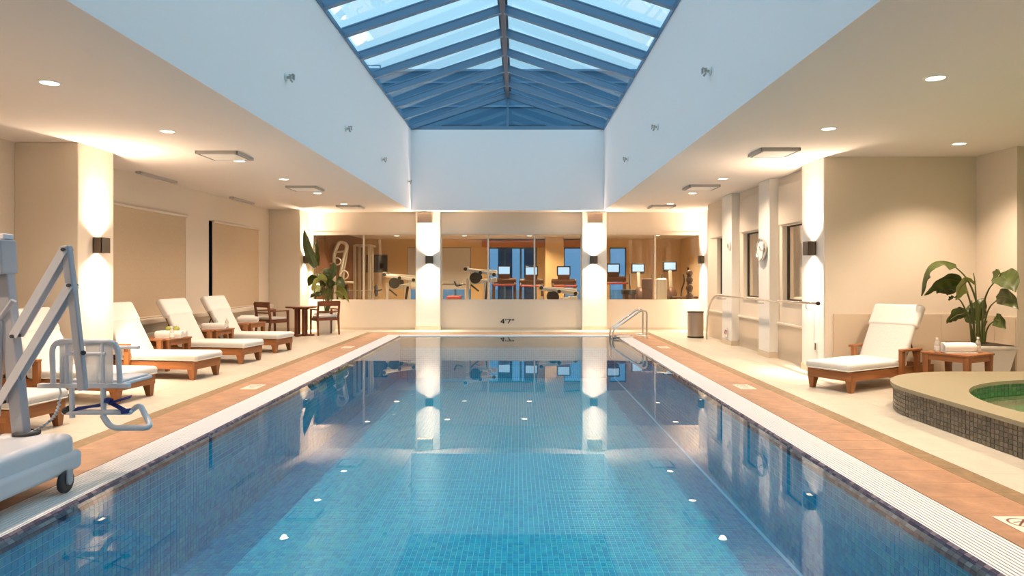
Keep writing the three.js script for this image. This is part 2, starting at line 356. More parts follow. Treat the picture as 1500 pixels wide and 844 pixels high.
// pool basin with mosaic of small glass tiles
{
  const b = thing('pool_basin', 'long rectangular swimming pool lined with blue mosaic', 'pool', [0, 0, 0], 0, null, 'structure');
  const T = 0.15, top = -0.004;
  mesh('basin_shell', [
    span(POOL_L - T, POOL_R + T, POOL_DEEP - 0.2, POOL_DEEP, POOL_END - T, POOL_NEAR + T),
    span(POOL_L - T, POOL_L - 0.006, POOL_DEEP, -0.31, POOL_END - T, POOL_NEAR + T), span(POOL_R + 0.006, POOL_R + T, POOL_DEEP, -0.31, POOL_END - T, POOL_NEAR + T),
    span(POOL_L, POOL_R, POOL_DEEP, -0.31, POOL_END - T, POOL_END - 0.006), span(POOL_L, POOL_R, POOL_DEEP, -0.31, POOL_NEAR + 0.006, POOL_NEAR + T),
    span(POOL_L - 0.012, POOL_L - 0.004, -0.4, -0.07, POOL_END, POOL_NEAR), span(POOL_R + 0.004, POOL_R + 0.012, -0.4, -0.07, POOL_END, POOL_NEAR),
    span(POOL_L, POOL_R, -0.4, -0.07, POOL_END - 0.012, POOL_END - 0.004), span(POOL_L, POOL_R, -0.4, -0.07, POOL_NEAR + 0.004, POOL_NEAR + 0.012)], mat.grout, b);
  // the lip: rows of dark tiles falling from the grating to the water
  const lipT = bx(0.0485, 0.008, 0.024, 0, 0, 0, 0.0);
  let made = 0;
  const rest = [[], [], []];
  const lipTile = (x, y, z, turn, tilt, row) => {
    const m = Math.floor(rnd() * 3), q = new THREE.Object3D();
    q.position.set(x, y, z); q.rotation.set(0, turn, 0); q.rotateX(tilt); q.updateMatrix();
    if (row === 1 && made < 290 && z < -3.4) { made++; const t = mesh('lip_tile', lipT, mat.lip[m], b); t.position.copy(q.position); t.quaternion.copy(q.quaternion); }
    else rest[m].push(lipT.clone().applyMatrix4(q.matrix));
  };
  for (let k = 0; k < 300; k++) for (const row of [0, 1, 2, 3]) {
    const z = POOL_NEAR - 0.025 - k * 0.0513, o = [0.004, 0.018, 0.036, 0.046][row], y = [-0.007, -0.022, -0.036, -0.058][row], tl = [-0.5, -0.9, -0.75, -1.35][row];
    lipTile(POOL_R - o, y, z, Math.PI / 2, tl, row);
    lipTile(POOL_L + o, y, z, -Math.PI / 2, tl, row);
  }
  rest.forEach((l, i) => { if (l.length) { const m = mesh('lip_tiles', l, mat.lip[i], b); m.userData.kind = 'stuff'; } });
  // mosaic
  const P = 0.052, tileGeo = bx(0.0465, 0.006, 0.0465, 0, 0, 0), tmat = std(lin(1, 1, 1), 0.22);
  const places = [], q = new THREE.Object3D();
  const put = (x, y, z, rx, rz) => { q.position.set(x, y, z); q.rotation.set(rx, 0, rz); q.updateMatrix(); places.push(q.matrix.clone()); };
  const nx = Math.floor((POOL_R - POOL_L) / P), nz = Math.floor((POOL_NEAR - POOL_END) / P), ny = 19;
  for (let j = 0; j < nz; j++) for (let i = 0; i < nx; i++) put(POOL_L + (i + 0.5) * P, POOL_DEEP + 0.001, POOL_NEAR - (j + 0.5) * P, 0, 0);
  for (let j = 0; j < nz; j++) for (let i = 0; i < ny; i++) { const y = POOL_DEEP + (i + 0.5) * P, z = POOL_NEAR - (j + 0.5) * P; put(POOL_L - 0.003, y, z, 0, Math.PI / 2); put(POOL_R + 0.003, y, z, 0, Math.PI / 2); }
  for (let j = 0; j < nx; j++) for (let i = 0; i < ny; i++) put(POOL_L + (j + 0.5) * P, POOL_DEEP + (i + 0.5) * P, POOL_END - 0.003, Math.PI / 2, 0);
  const tint = [lin(0.008, 0.34, 0.58), lin(0.012, 0.39, 0.62), lin(0.005, 0.3, 0.53), lin(0.02, 0.41, 0.58)];
  const tints = tint.map((c) => std(c, 0.22));
  // the 300 that show largest: the floor just inside the bottom of the picture
  const single300 = new Set();
  const score = places.map((m, i) => [i, m.elements[12], m.elements[13], m.elements[14]]).filter(([, x, y, z]) => y < POOL_DEEP + 0.01 && z < -5.75 && Math.abs(x) < 1.6).sort((a, c) => c[3] - a[3]);
  for (const s of score.slice(0, 300)) single300.add(s[0]);
  const inst = new THREE.InstancedMesh(tileGeo, tmat, places.length - single300.size);
  inst.name = 'mosaic'; inst.userData.kind = 'stuff'; inst.castShadow = inst.receiveShadow = true;
  let n = 0;
  places.forEach((m, i) => {
    const k = Math.floor(rnd() * 4);
    if (single300.has(i)) { const t = mesh('mosaic_tile', tileGeo, tints[k], b); t.applyMatrix4(m); }
    else { inst.setMatrixAt(n, m); inst.setColorAt(n, tint[k]); n++; }
  });
  b.add(inst);
}
{
  const w = new THREE.PlaneGeometry(POOL_R - POOL_L, POOL_NEAR - POOL_END, 1, 1);
  w.rotateX(-Math.PI / 2); w.translate((POOL_L + POOL_R) / 2, WATER, (POOL_NEAR + POOL_END) / 2);
  single('pool_water', metric(w), mat.water, 'still blue pool water mirroring the lit columns', 'water', null, 'structure');
}
// ---------------------------------------------------------------- ceiling, skylight shaft and walls
{
  const c = thing('ceiling', 'low cream ceiling around the skylight shaft', 'ceiling', [0, 0, 0], 0, null, 'structure');
  const T = 0.2;
  const K = 0.006, CT = CEIL + T;
  mesh('ceiling_slab', [span(LEFT - 0.3, SOFFIT_L - K, CEIL, CT, ENDZ - 0.1, NEAR + 0.2), span(SOFFIT_R + K, 8.2, CEIL, CT, ENDZ - 0.1, NEAR + 0.2),
    span(SOFFIT_L - K, SOFFIT_R + K, CEIL, CT, ENDZ - 0.1, SHAFT_END - K), span(SOFFIT_L - K, SOFFIT_R + K, CEIL, CT, SHAFT_NEAR + K, NEAR + 0.2)], mat.ceiling, c);
  const s = (name, label, g) => single(name, g, mat.white, label, 'wall', null, 'structure');
  s('wall_shaft_left', 'white upstand of the skylight shaft above the sun loungers', [span(SOFFIT_L - 0.12, SOFFIT_L, CT, SHAFT_TOP, SHAFT_END - 0.12, SHAFT_NEAR + 0.12), span(SOFFIT_L - K, SOFFIT_L, CEIL - 0.002, CT, SHAFT_END - K, SHAFT_NEAR + K)]);
  s('wall_shaft_right', 'white upstand of the skylight shaft on the hot tub side', [span(SOFFIT_R, SOFFIT_R + 0.12, CT, SHAFT_TOP, SHAFT_END - 0.12, SHAFT_NEAR + 0.12), span(SOFFIT_R, SOFFIT_R + K, CEIL - 0.002, CT, SHAFT_END - K, SHAFT_NEAR + K)]);
  s('wall_shaft_end', 'white end upstand of the skylight shaft above the gym windows', [span(SOFFIT_L, SOFFIT_R, CT, SHAFT_TOP, SHAFT_END - 0.12, SHAFT_END), span(SOFFIT_L, SOFFIT_R, CEIL - 0.002, CT, SHAFT_END - K, SHAFT_END)]);
  s('wall_shaft_front', 'white upstand closing the skylight shaft over the shallow end', [span(SOFFIT_L, SOFFIT_R, CT, SHAFT_TOP, SHAFT_NEAR, SHAFT_NEAR + 0.12), span(SOFFIT_L, SOFFIT_R, CEIL - 0.002, CT, SHAFT_NEAR, SHAFT_NEAR + K)]);
}
{
  const W = (name, g, label, m = mat.wall) => single(name, g, m, label, 'wall', null, 'structure');
  const SILL = 0.62, TOP = 2.7;
  // left wall with two wide window openings
  W('wall_left', [span(LEFT - 0.25, LEFT, 0, SILL, ENDZ, NEAR), span(LEFT - 0.25, LEFT, TOP, CEIL, ENDZ, NEAR),
    span(LEFT - 0.25, LEFT, SILL, TOP, ENDZ, -17.55), span(LEFT - 0.25, LEFT, SILL, TOP, -14.72, -13.7), span(LEFT - 0.25, LEFT, SILL, TOP, -10.3, NEAR)], 'cream wall with shaded windows behind the sun loungers');
  // far wall below and above the gym glazing
  const S = 0.815, H = 2.66;
  W('wall_back', [span(LEFT, 6.4, 0, S, ENDZ - 0.15, ENDZ), span(LEFT, 6.4, H, CEIL, ENDZ - 0.15, ENDZ), span(LEFT, -5.75, S, H, ENDZ - 0.15, ENDZ), span(5.08, 6.4, S, H, ENDZ - 0.15, ENDZ),
    span(-2.83, -2.15, S, H, ENDZ - 0.15, ENDZ), span(1.77, 2.45, S, H, ENDZ - 0.15, ENDZ)], 'cream end wall below and above the gym glazing');
  W('wall_front', [span(LEFT - 0.2, 8.2, -0.3, CEIL, NEAR, NEAR + 0.2)], 'plain cream wall across the shallow end of the room');
  // right side: window wall, alcove, near wall
  const w0 = 1.06, w1 = 2.39;
  const wz = [[-11.25, -12.27], [-13.4, -14.4], [-15.6, -16.3]];
  const solid = [[-10.9, -11.25], [-12.27, -13.4], [-14.4, -15.6], [-16.3, -16.9]];
  W('wall_right', [span(RIGHT, RIGHT + 0.2, 0, w0, -10.9, -16.9), span(RIGHT, RIGHT + 0.2, w1, CEIL, -10.9, -16.9), ...solid.map(([a, b]) => span(RIGHT, RIGHT + 0.2, w0, w1, a, b)),
    span(RIGHT, 7.5, 0, CEIL, -16.9, -17.1), span(6.2, 6.4, 0, CEIL, -17.1, ENDZ)], 'cream wall with three windows behind the handrail');
  W('wall_alcove', [span(4.565, 7.0, 0, CEIL, ALCOVE_Z, ALCOVE_Z - 0.2), span(ALCOVE, 8.1, 0, CEIL, ALCOVE_Z, -9.32), span(7.95, 8.15, 0, CEIL, -9.32, NEAR)], 'cream alcove wall behind the single lounger and potted plant');
  // darker stone wainscot in the alcove and under the right windows
  const tr = thing('trim_1', 'tan stone wainscot panels along the alcove wall', 'wainscot', [0, 0, 0], 0, null, 'structure');
  const wy = 0.93;
  const panel = (g) => mesh('panel', g, mat.wainscot, tr);
  for (let i = 0; i < 4; i++) { const a = 4.68 + i * 0.532; panel(span(a + 0.002, a + 0.53, 0.002, wy, ALCOVE_Z, ALCOVE_Z + 0.018)); }
  panel(span(ALCOVE - 0.018, ALCOVE, 0.002, wy, ALCOVE_Z + 0.02, -9.74)); panel(span(ALCOVE - 0.018, ALCOVE, 0.002, wy, -9.735, -9.325));
  const tr2 = thing('trim_2', 'tan stone dado with ledge below the handrail windows', 'wainscot', [0, 0, 0], 0, null, 'structure');
  for (const [a, b] of [[-10.98, -12.28], [-12.28, -13.35], [-13.35, -14.45], [-14.45, -15.55], [-15.55, -16.9]]) mesh('panel', span(RIGHT - 0.02, RIGHT, 0.002, 0.62, a - 0.001, b + 0.001), mat.wainscot, tr2);
  mesh('ledge', span(RIGHT - 0.05, RIGHT, 0.62, 0.66, -10.98, -16.9, 0.008), mat.wall, tr2);
  const tr3 = thing('trim_3', 'stepped cream window ledge behind the sun loungers', 'ledge', [0, 0, 0], 0, null, 'structure');
  mesh('ledge', span(LEFT, LEFT + 0.16, 0.64, 0.74, -9.84, -18.2, 0.02), mat.wall, tr3);
  mesh('ledge_foot', span(LEFT, LEFT + 0.1, 0.4, 0.48, -9.84, -18.2, 0.015), mat.wall, tr3);
  const base = (n, label, g) => single(n, g, mat.wainscot, label, 'baseboard', null, 'structure');
  base('baseboard_back', 'tan stone skirting along the gym wall', [span(-5.8, 5.05, 0.002, 0.06, ENDZ, ENDZ + 0.015)]);

  // columns
  const C = (label, x0, x1, z0, z1, m = mat.column) => {
    const c = thing('column', label, 'column', [0, 0, 0], 0, null, 'structure');
    mesh('shaft', span(x0, x1, 0.1, CEIL, z0, z1, 0.012), m, c);
    mesh('plinth', span(x0 - 0.012, x1 + 0.012, 0.001, 0.1, z0 - 0.012, z1 + 0.012), mat.wainscot, c);
    return c;
  };
  C('square white column lit by a sconce beside the pool lift', LEFT, -5.83, -9.84, -9.04, mat.wall);
  C('white corner column lit by a sconce behind the teak armchairs', LEFT, -5.84, ENDZ, -18.26, mat.wall);
  C('bright white column before the gym windows, on the lounger side', -2.83, -2.15, ENDZ, -18.84);
  C('bright white column before the gym windows, beside the pool handrail', 1.77, 2.45, ENDZ, -18.84);
  C('white column with sconce between alcove and handrail windows', 4.55, 4.98, -10.95, ALCOVE_Z - 0.012);
  C('white corner column with sconce beside the waste bin', 5.05, 6.2, ENDZ, -18.2);
  C('slim white pilaster carrying the wall clock', 4.57, RIGHT, -12.98, -12.42);
  C('slim white pilaster with depth sign near the bin', 4.57, RIGHT, -15.3, -14.62);
  // shadow-box soffit panels above the right windows
  const tr4 = thing('trim_4', 'cream fascia panels above the handrail windows', 'panel', [0, 0, 0], 0, null, 'structure');
  for (const [a, b] of [[-11.05, -12.34], [-13.1, -14.5], [-15.42, -16.7]]) mesh('panel', span(RIGHT - 0.05, RIGHT, w1 + 0.02, CEIL - 0.16, a, b, 0.01), mat.wall, tr4);

  // treatment room behind the right windows
  W('wall_treatment', [span(7.3, 7.5, 0, CEIL, -10.35, -16.9), span(5, 7.3, -0.05, 0.004, -10.35, -16.9), span(5, 7.3, 2.9, 3.0, -10.35, -16.9)], 'cream wall of the small room behind the handrail windows');
  const rl = thing('treatment_ceiling_light', 'round ceiling light in the small room behind the handrail windows', 'ceiling light', [5.9, 2.9, -12.2]);
  mesh('diffuser', at(new THREE.CylinderGeometry(0.12, 0.12, 0.02, 24), 0, -0.01, 0), mat.lamp, rl);
  spot(rl, V(0, -0.04, 0), V(0, -1, 0), 30, 1.35, 0.8);
  const mt = thing('massage_table', 'massage table under a white sheet behind the handrail windows', 'table', [5.5, 0, -12.0]);
  mesh('sheet', bx(0.7, 0.28, 1.7, 0, 0.96, 0, 0.05), mat.towel, mt);
  for (const [sx, sz] of [[1, 1], [1, -1], [-1, 1], [-1, -1]]) mesh('leg', span(sx * 0.28 - 0.03, sx * 0.28 + 0.03, 0.004, 0.83, sz * 0.7 - 0.03, sz * 0.7 + 0.03), mat.teak, mt);

  // windows: right
  wz.forEach(([a, b], i) => {
    const w = thing('window_' + (i + 4), ['dark framed window between the clock pilaster and the alcove column', 'dark framed window between the two slim pilasters', 'narrow dark framed window closest to the waste bin'][i], 'window', [0, 0, 0], 0, null, 'structure');
    mesh('pane', span(RIGHT + 0.1, RIGHT + 0.108, w0, w1, a, b), mat.glass, w);
    mesh('frame', [span(RIGHT + 0.085, RIGHT + 0.12, w0, w1, b, b + 0.045), span(RIGHT + 0.085, RIGHT + 0.12, w0, w1, a - 0.05, a), span(RIGHT + 0.085, RIGHT + 0.12, w0, w0 + 0.025, a, b), span(RIGHT + 0.085, RIGHT + 0.12, w1 - 0.025, w1, a, b)], mat.dark, w);
    mesh('window_sill', span(RIGHT - 0.04, RIGHT + 0.05, w0 - 0.04, w0, a, b, 0.008), mat.wall, w);
  });
  // windows: left, dark panes behind roller blinds
  [[-10.3, -13.7], [-14.72, -17.55]].forEach(([a, b], i) => {
    const w = thing('window_' + (i + 2), ['wide window behind the roller blind next to the sconce column', 'wide window with a dark gap beside its roller blind'][i], 'window', [0, 0, 0], 0, null, 'structure');
    mesh('pane', span(LEFT - 0.16, LEFT - 0.15, 0.62, 2.7, a, b), mat.blueGlass, w);
    mesh('frame', [span(LEFT - 0.19, LEFT - 0.12, 0.62, 2.7, a, a - 0.06), span(LEFT - 0.19, LEFT - 0.12, 0.62, 2.7, b, b + 0.06), span(LEFT - 0.19, LEFT - 0.12, 0.62, 0.68, a, b), span(LEFT - 0.19, LEFT - 0.12, 2.64, 2.7, a, b), span(LEFT - 0.19, LEFT - 0.12, 0.62, 2.7, (a + b) / 2 - 0.03, (a + b) / 2 + 0.03)], mat.dark, w);
    single('outer_wall', [span(LEFT - 0.6, LEFT - 0.5, 0, 3.2, a + 0.5, b - 0.5)], mat.facadeDark, ['dark neighbouring wall outside the first blind window', 'dark neighbouring wall outside the second blind window'][i], 'wall', null, 'structure');
    const s = thing('roller_blind', ['beige roller blind drawn down next to the sconce column', 'beige roller blind drawn down behind the teak armchairs'][i], 'blind', [0, 0, 0], 0, 'drawn roller blinds behind the loungers');
    const e = i ? a - 0.17 : a;
    mesh('fabric', span(LEFT - 0.004, LEFT + 0.004, 0.75, 2.67, e, b + 0.02), mat.shade, s);
    mesh('roller', rod(V(LEFT + 0.02, 2.69, e), V(LEFT + 0.02, 2.69, b), 0.028), mat.frame, s);
    mesh('bottom_rail', span(LEFT - 0.01, LEFT + 0.012, 0.745, 0.77, e, b + 0.02), mat.frame, s);
  });
  // gym glazing
  const gz = [[-5.75, -4.32, 'gym glazing above the teak armchairs, beside the corner column'], [-4.32, -2.83, 'gym glazing next to the bright column on the lounger side'], [-2.15, -0.838, 'gym glazing pane beside the bright column, above the depth figures'],
    [-0.838, 0.457, 'middle gym glazing pane straight above the depth figures'], [0.457, 1.77, 'gym glazing pane in front of the gym pillar'], [2.45, 3.83, 'gym glazing pane behind the chrome pool handrail'], [3.83, 5.08, 'gym glazing pane above the waste bin']];
  gz.forEach(([a, b, label], i) => {
    const w = thing('window_' + (i + 7), label, 'window', [0, 0, 0], 0, null, 'structure');
    mesh('pane', span(a, b, S, H, ENDZ - 0.08, ENDZ - 0.07), mat.glass, w);
    const t = 0.022;
    mesh('frame', [span(a, a + t, S, H, ENDZ - 0.11, ENDZ - 0.03), span(b - t, b, S, H, ENDZ - 0.11, ENDZ - 0.03), span(a, b, S, S + t, ENDZ - 0.11, ENDZ - 0.03), span(a, b, H - t, H, ENDZ - 0.11, ENDZ - 0.03)], mat.frame, w);
  });
  single('trim_5', [span(-5.75, 5.08, H, H + 0.05, ENDZ, ENDZ + 0.02)], mat.frame, 'slim metal head rail above the gym glazing', 'trim', null, 'structure');
}
// ---------------------------------------------------------------- skylight
{
  const s = thing('window_1', 'long gabled glass skylight with blue grey rafters', 'skylight', [0, 0, 0], 0, null, 'structure');
  const xm = (SOFFIT_L + SOFFIT_R) / 2, ry = 6.46, ey = SHAFT_TOP + 0.05, n = 14, p = (SHAFT_NEAR - SHAFT_END) / n;
  for (const x of [SOFFIT_L - 0.06, SOFFIT_R + 0.06]) mesh('curb', bar(V(x, SHAFT_TOP + 0.03, SHAFT_END - 0.1), V(x, SHAFT_TOP + 0.03, SHAFT_NEAR + 0.1), 0.16, 0.08), mat.alu, s);
  for (const z of [SHAFT_END - 0.05, SHAFT_NEAR + 0.05]) mesh('curb', span(SOFFIT_L - 0.1, SOFFIT_R + 0.1, SHAFT_TOP, SHAFT_TOP + 0.1, z - 0.05, z + 0.05), mat.alu, s);
  mesh('ridge_beam', [span(xm - 0.045, xm + 0.045, ry - 0.16, ry + 0.02, SHAFT_END, SHAFT_NEAR), span(xm - 0.09, xm + 0.09, ry + 0.02, ry + 0.05, SHAFT_END, SHAFT_NEAR)], mat.ridge, s);
  const rafter = (side) => {
    const e = V(side < 0 ? SOFFIT_L - 0.02 : SOFFIT_R + 0.02, ey, 0), r = V(xm, ry, 0), up = V(0, 1, 0), d = V(0, -1, 0);
    const lower = (v, k) => v.clone().addScaledVector(d, k);
    return merge([bar(lower(e, -0.02), lower(r, 0.07), 0.07, 0.12, up), bar(lower(e, 0.055), lower(r, 0.145), 0.1, 0.014, up), bar(lower(e, -0.085), lower(r, -0.0), 0.09, 0.02, up)]);
  };
  const gl = rafter(-1), gr = rafter(1);
  for (let i = 0; i <= n; i++) for (const g of [gl, gr]) mesh('rafter', g, mat.alu, s).position.z = SHAFT_END + i * p;
  for (const side of [-1, 1]) {
    const e = V(side < 0 ? SOFFIT_L - 0.05 : SOFFIT_R + 0.05, ey + 0.06, 0), r = V(xm + side * 0.045, ry + 0.04, 0);
    const g = bar(e, r, p - 0.02, 0.008, V(0, 1, 0));
    for (let i = 0; i < n; i++) mesh('pane', g, mat.skyGlass, s).position.z = SHAFT_END + (i + 0.5) * p;
  }
  for (const z of [SHAFT_END - 0.04, SHAFT_NEAR + 0.04]) {
    const sh = new THREE.Shape([new THREE.Vector2(SOFFIT_L, ey), new THREE.Vector2(SOFFIT_R, ey), new THREE.Vector2(xm, ry)]);
    const g = new THREE.ExtrudeGeometry(sh, { depth: 0.008, bevelEnabled: false }); g.translate(0, 0, z);
    mesh('gable_pane', g, mat.skyGlass, s);
    mesh('gable_mullion', span(xm - 0.03, xm + 0.03, ey, ry, z - 0.03, z + 0.03), mat.alu, s);
  }
}
// ---------------------------------------------------------------- outside: upper storey over the gym, ground beyond
{
  const zf = -20.6, top = 7.65;
  const b = thing('upper_storey', 'dark blue upper storey of the building beyond the skylight', 'building', [0, 0, 0], 0, null, 'structure');
  mesh('facade', [span(-14, 14, 3.6, top, zf - 6, zf)], mat.facade, b);
  for (let i = 0; i < 4; i++) mesh('cladding_band', span(-14, 14, top - 0.35 - i * 0.72, top - 0.3 - i * 0.72, zf, zf + 0.05), mat.alu, b);
  for (let i = 0; i < 7; i++) { const x = -6.2 + i * 1.95; mesh('window', span(x, x + 1.2, 5.1, 6.05, zf, zf + 0.03), mat.facadeDark, b); }
  mesh('parapet', span(-14, 14, top, top + 0.06, zf - 0.4, zf + 0.1), mat.alu, b);
  const r = thing('roof_guardrail', 'metal guardrail on the roof edge beyond the skylight', 'railing', [-4.2, top + 0.06, zf - 0.2]);
  mesh('rail_bar', [rod(V(-2.6, 0.2, 0), V(0, 0.2, 0), 0.02), rod(V(-2.6, 0.1, 0), V(0, 0.1, 0), 0.015)], mat.alu, r);
  for (let i = 0; i < 3; i++) mesh('post', rod(V(-i * 1.3, 0, 0), V(-i * 1.3, 0.2, 0), 0.02), mat.alu, r);
  single('roof_flat', [span(LEFT - 3, SOFFIT_L - 0.15, CEIL + 0.21, CEIL + 0.3, zf, NEAR), span(SOFFIT_R + 0.15, 11, CEIL + 0.21, CEIL + 0.3, zf, NEAR), span(SOFFIT_L - 0.15, SOFFIT_R + 0.15, CEIL + 0.21, CEIL + 0.3, zf, SHAFT_END - 0.13), span(SOFFIT_L - 0.15, SOFFIT_R + 0.15, CEIL + 0.21, CEIL + 0.3, SHAFT_NEAR + 0.13, NEAR)], mat.slab, 'flat grey roof either side of the skylight', 'roof', null, 'structure');
  single('ground', [span(-60, 60, -0.5, -0.35, -90, -26.75)], mat.slab, 'dark pavement outside the gym windows', 'ground', null, 'structure');
}

// ---------------------------------------------------------------- lamps and ceiling fittings
{
  const proto = (label, group) => {
    const d = thing('ceiling_downlight', label, 'downlight', [0, CEIL, 0], 0, group);
    mesh('trim_ring', lathe([[0.075, 0.004], [0.077, -0.008], [0.098, -0.006], [0.102, 0.001]], 28), mat.trimWhite, d);
    mesh('diffuser', at(new THREE.CylinderGeometry(0.078, 0.078, 0.008, 28), 0, -0.003, 0), mat.lamp, d);
    return d;
  };
  const row = (x, zs, label, group) => { let first = null; for (const z of zs) {
    const d = first ? copy(first, [x, CEIL, z], 0) : (first = proto(label, group));
    if (d === first) d.position.set(x, CEIL, z);
  } return first; };
  for (const [z, label] of [[-2, 'round recessed downlight over the shallow end, lounger side'], [-4.1, 'round recessed downlight right above the pool lift'], [-6.25, 'round recessed downlight above the lounger behind the lift mast'], [-8.35, 'round recessed downlight above the lounger behind the lift seat'], [-10.5, 'round recessed downlight directly beyond the vent by the sconce column'], [-12.5, 'round recessed downlight above the lounger between the side tables'], [-14.6, 'round recessed downlight beyond the middle vent over the loungers'], [-16.8, 'round recessed downlight above the teak armchairs']])
    row(-4.29, [z], label, 'downlights over the sun loungers');
  for (const [z, label] of [[-2, 'round recessed downlight over the shallow end, hot tub side'], [-4.1, 'round recessed downlight between skylight and hot tub'], [-6.1, 'round recessed downlight between the shaft and the hot tub rim'], [-8.2, 'round recessed downlight above the foot of the lone lounger'], [-12.45, 'round recessed downlight opposite the clock pilaster'], [-14.6, 'round recessed downlight beyond the vent opposite the handrail windows'], [-16.75, 'round recessed downlight above the waste bin and pool handrails']])
    row(3.73, [z], label, 'downlights on the hot tub side');
  row(5.9, [-9.13], 'round recessed downlight above the potted plant alcove');
  row(5.9, [-6.3, -3.5], 'round recessed downlight above the hot tub', 'downlights over the hot tub');
  for (const o of [...scene.children].filter((o) => /^ceiling_downlight/.test(o.name))) o.position.z === -9.13 ? spot(o, V(0, -0.015, 0), V(0, -1, 0), DOWN_POWER * 1.3, 1.02, 0.75) : spot(o, V(0, -0.015, 0), V(0, -1, 0), DOWN_POWER, 1.25, 0.95);
}
{
  // up-and-down wall sconces; local +x points away from the wall
  const sconce = (label, x, y, z, turn) => {
    const s = thing('wall_sconce', label, 'sconce', [x, y, z], turn);
    const w = 0.2, h = 0.21, d = 0.13, t = 0.008;
    mesh('housing', [span(0.012, t + 0.012, -h / 2, h / 2, -w / 2, w / 2), span(d - t, d, -h / 2, h / 2, -w / 2, w / 2), span(0.012, d, -h / 2, h / 2, -w / 2, -w / 2 + t), span(0.012, d, -h / 2, h / 2, w / 2 - t, w / 2)], mat.bronze, s);
    mesh('wall_plate', span(0, 0.012, -0.07, 0.07, -0.07, 0.07), mat.bronze, s);
    mesh('upper_lens', span(0.022, d - t - 0.002, h / 2 - 0.035, h / 2 - 0.025, -w / 2 + t + 0.002, w / 2 - t - 0.002), mat.lens, s);
    mesh('lower_lens', span(0.022, d - t - 0.002, -h / 2 + 0.025, -h / 2 + 0.035, -w / 2 + t + 0.002, w / 2 - t - 0.002), mat.lens, s);
    for (const k of [-1, 1]) {
      spot(s, V(0.07, k * (h / 2 - 0.02), 0), V(-0.05, k, 0), SCONCE_POWER, 0.62, 0.95, WARM, 2);
      spot(s, V(0.07, k * (h / 2 - 0.015), 0), V(0.0, k, 0), SCONCE_POWER * 0.55, 1.2, 1, WARM, 2);
    }
    return s;
  };
  sconce('bronze box sconce on the square column beside the pool lift', -5.83, 1.92, -9.44, 0);
  sconce('bronze box sconce on the corner column behind the teak armchairs', -5.84, 1.94, -18.62, 0);
  sconce('bronze box sconce on the bright column on the lounger side', -2.44, 1.94, -18.84, -Math.PI / 2);
  sconce('bronze box sconce on the bright column beside the pool handrail', 2.08, 1.94, -18.84, -Math.PI / 2);
  sconce('bronze box sconce on the column between alcove and windows', 4.55, 1.92, -10.5, Math.PI);
  sconce('bronze box sconce on the corner column beside the waste bin', 5.05, 1.94, -18.6, Math.PI);
  // tan boxes high on the two bright columns
  for (const [x, label] of [[-2.56, 'tan speaker box high on the bright column, lounger side'], [2.11, 'tan speaker box high on the bright column, handrail side']]) {
    const b = thing('wall_speaker', label, 'speaker', [x, 3.08, -18.84], 0, 'speakers high on the bright columns');
    mesh('cabinet', span(-0.21, 0.21, -0.15, 0.15, 0.02, 0.16, 0.015), mat.wainscot, b);
    mesh('grille', span(-0.19, 0.19, -0.13, 0.13, 0.16, 0.166, 0.002), std(lin(0.3, 0.22, 0.16), 0.8), b);
    mesh('bracket', span(-0.05, 0.05, -0.05, 0.05, 0, 0.02), mat.bronze, b);
  }
}
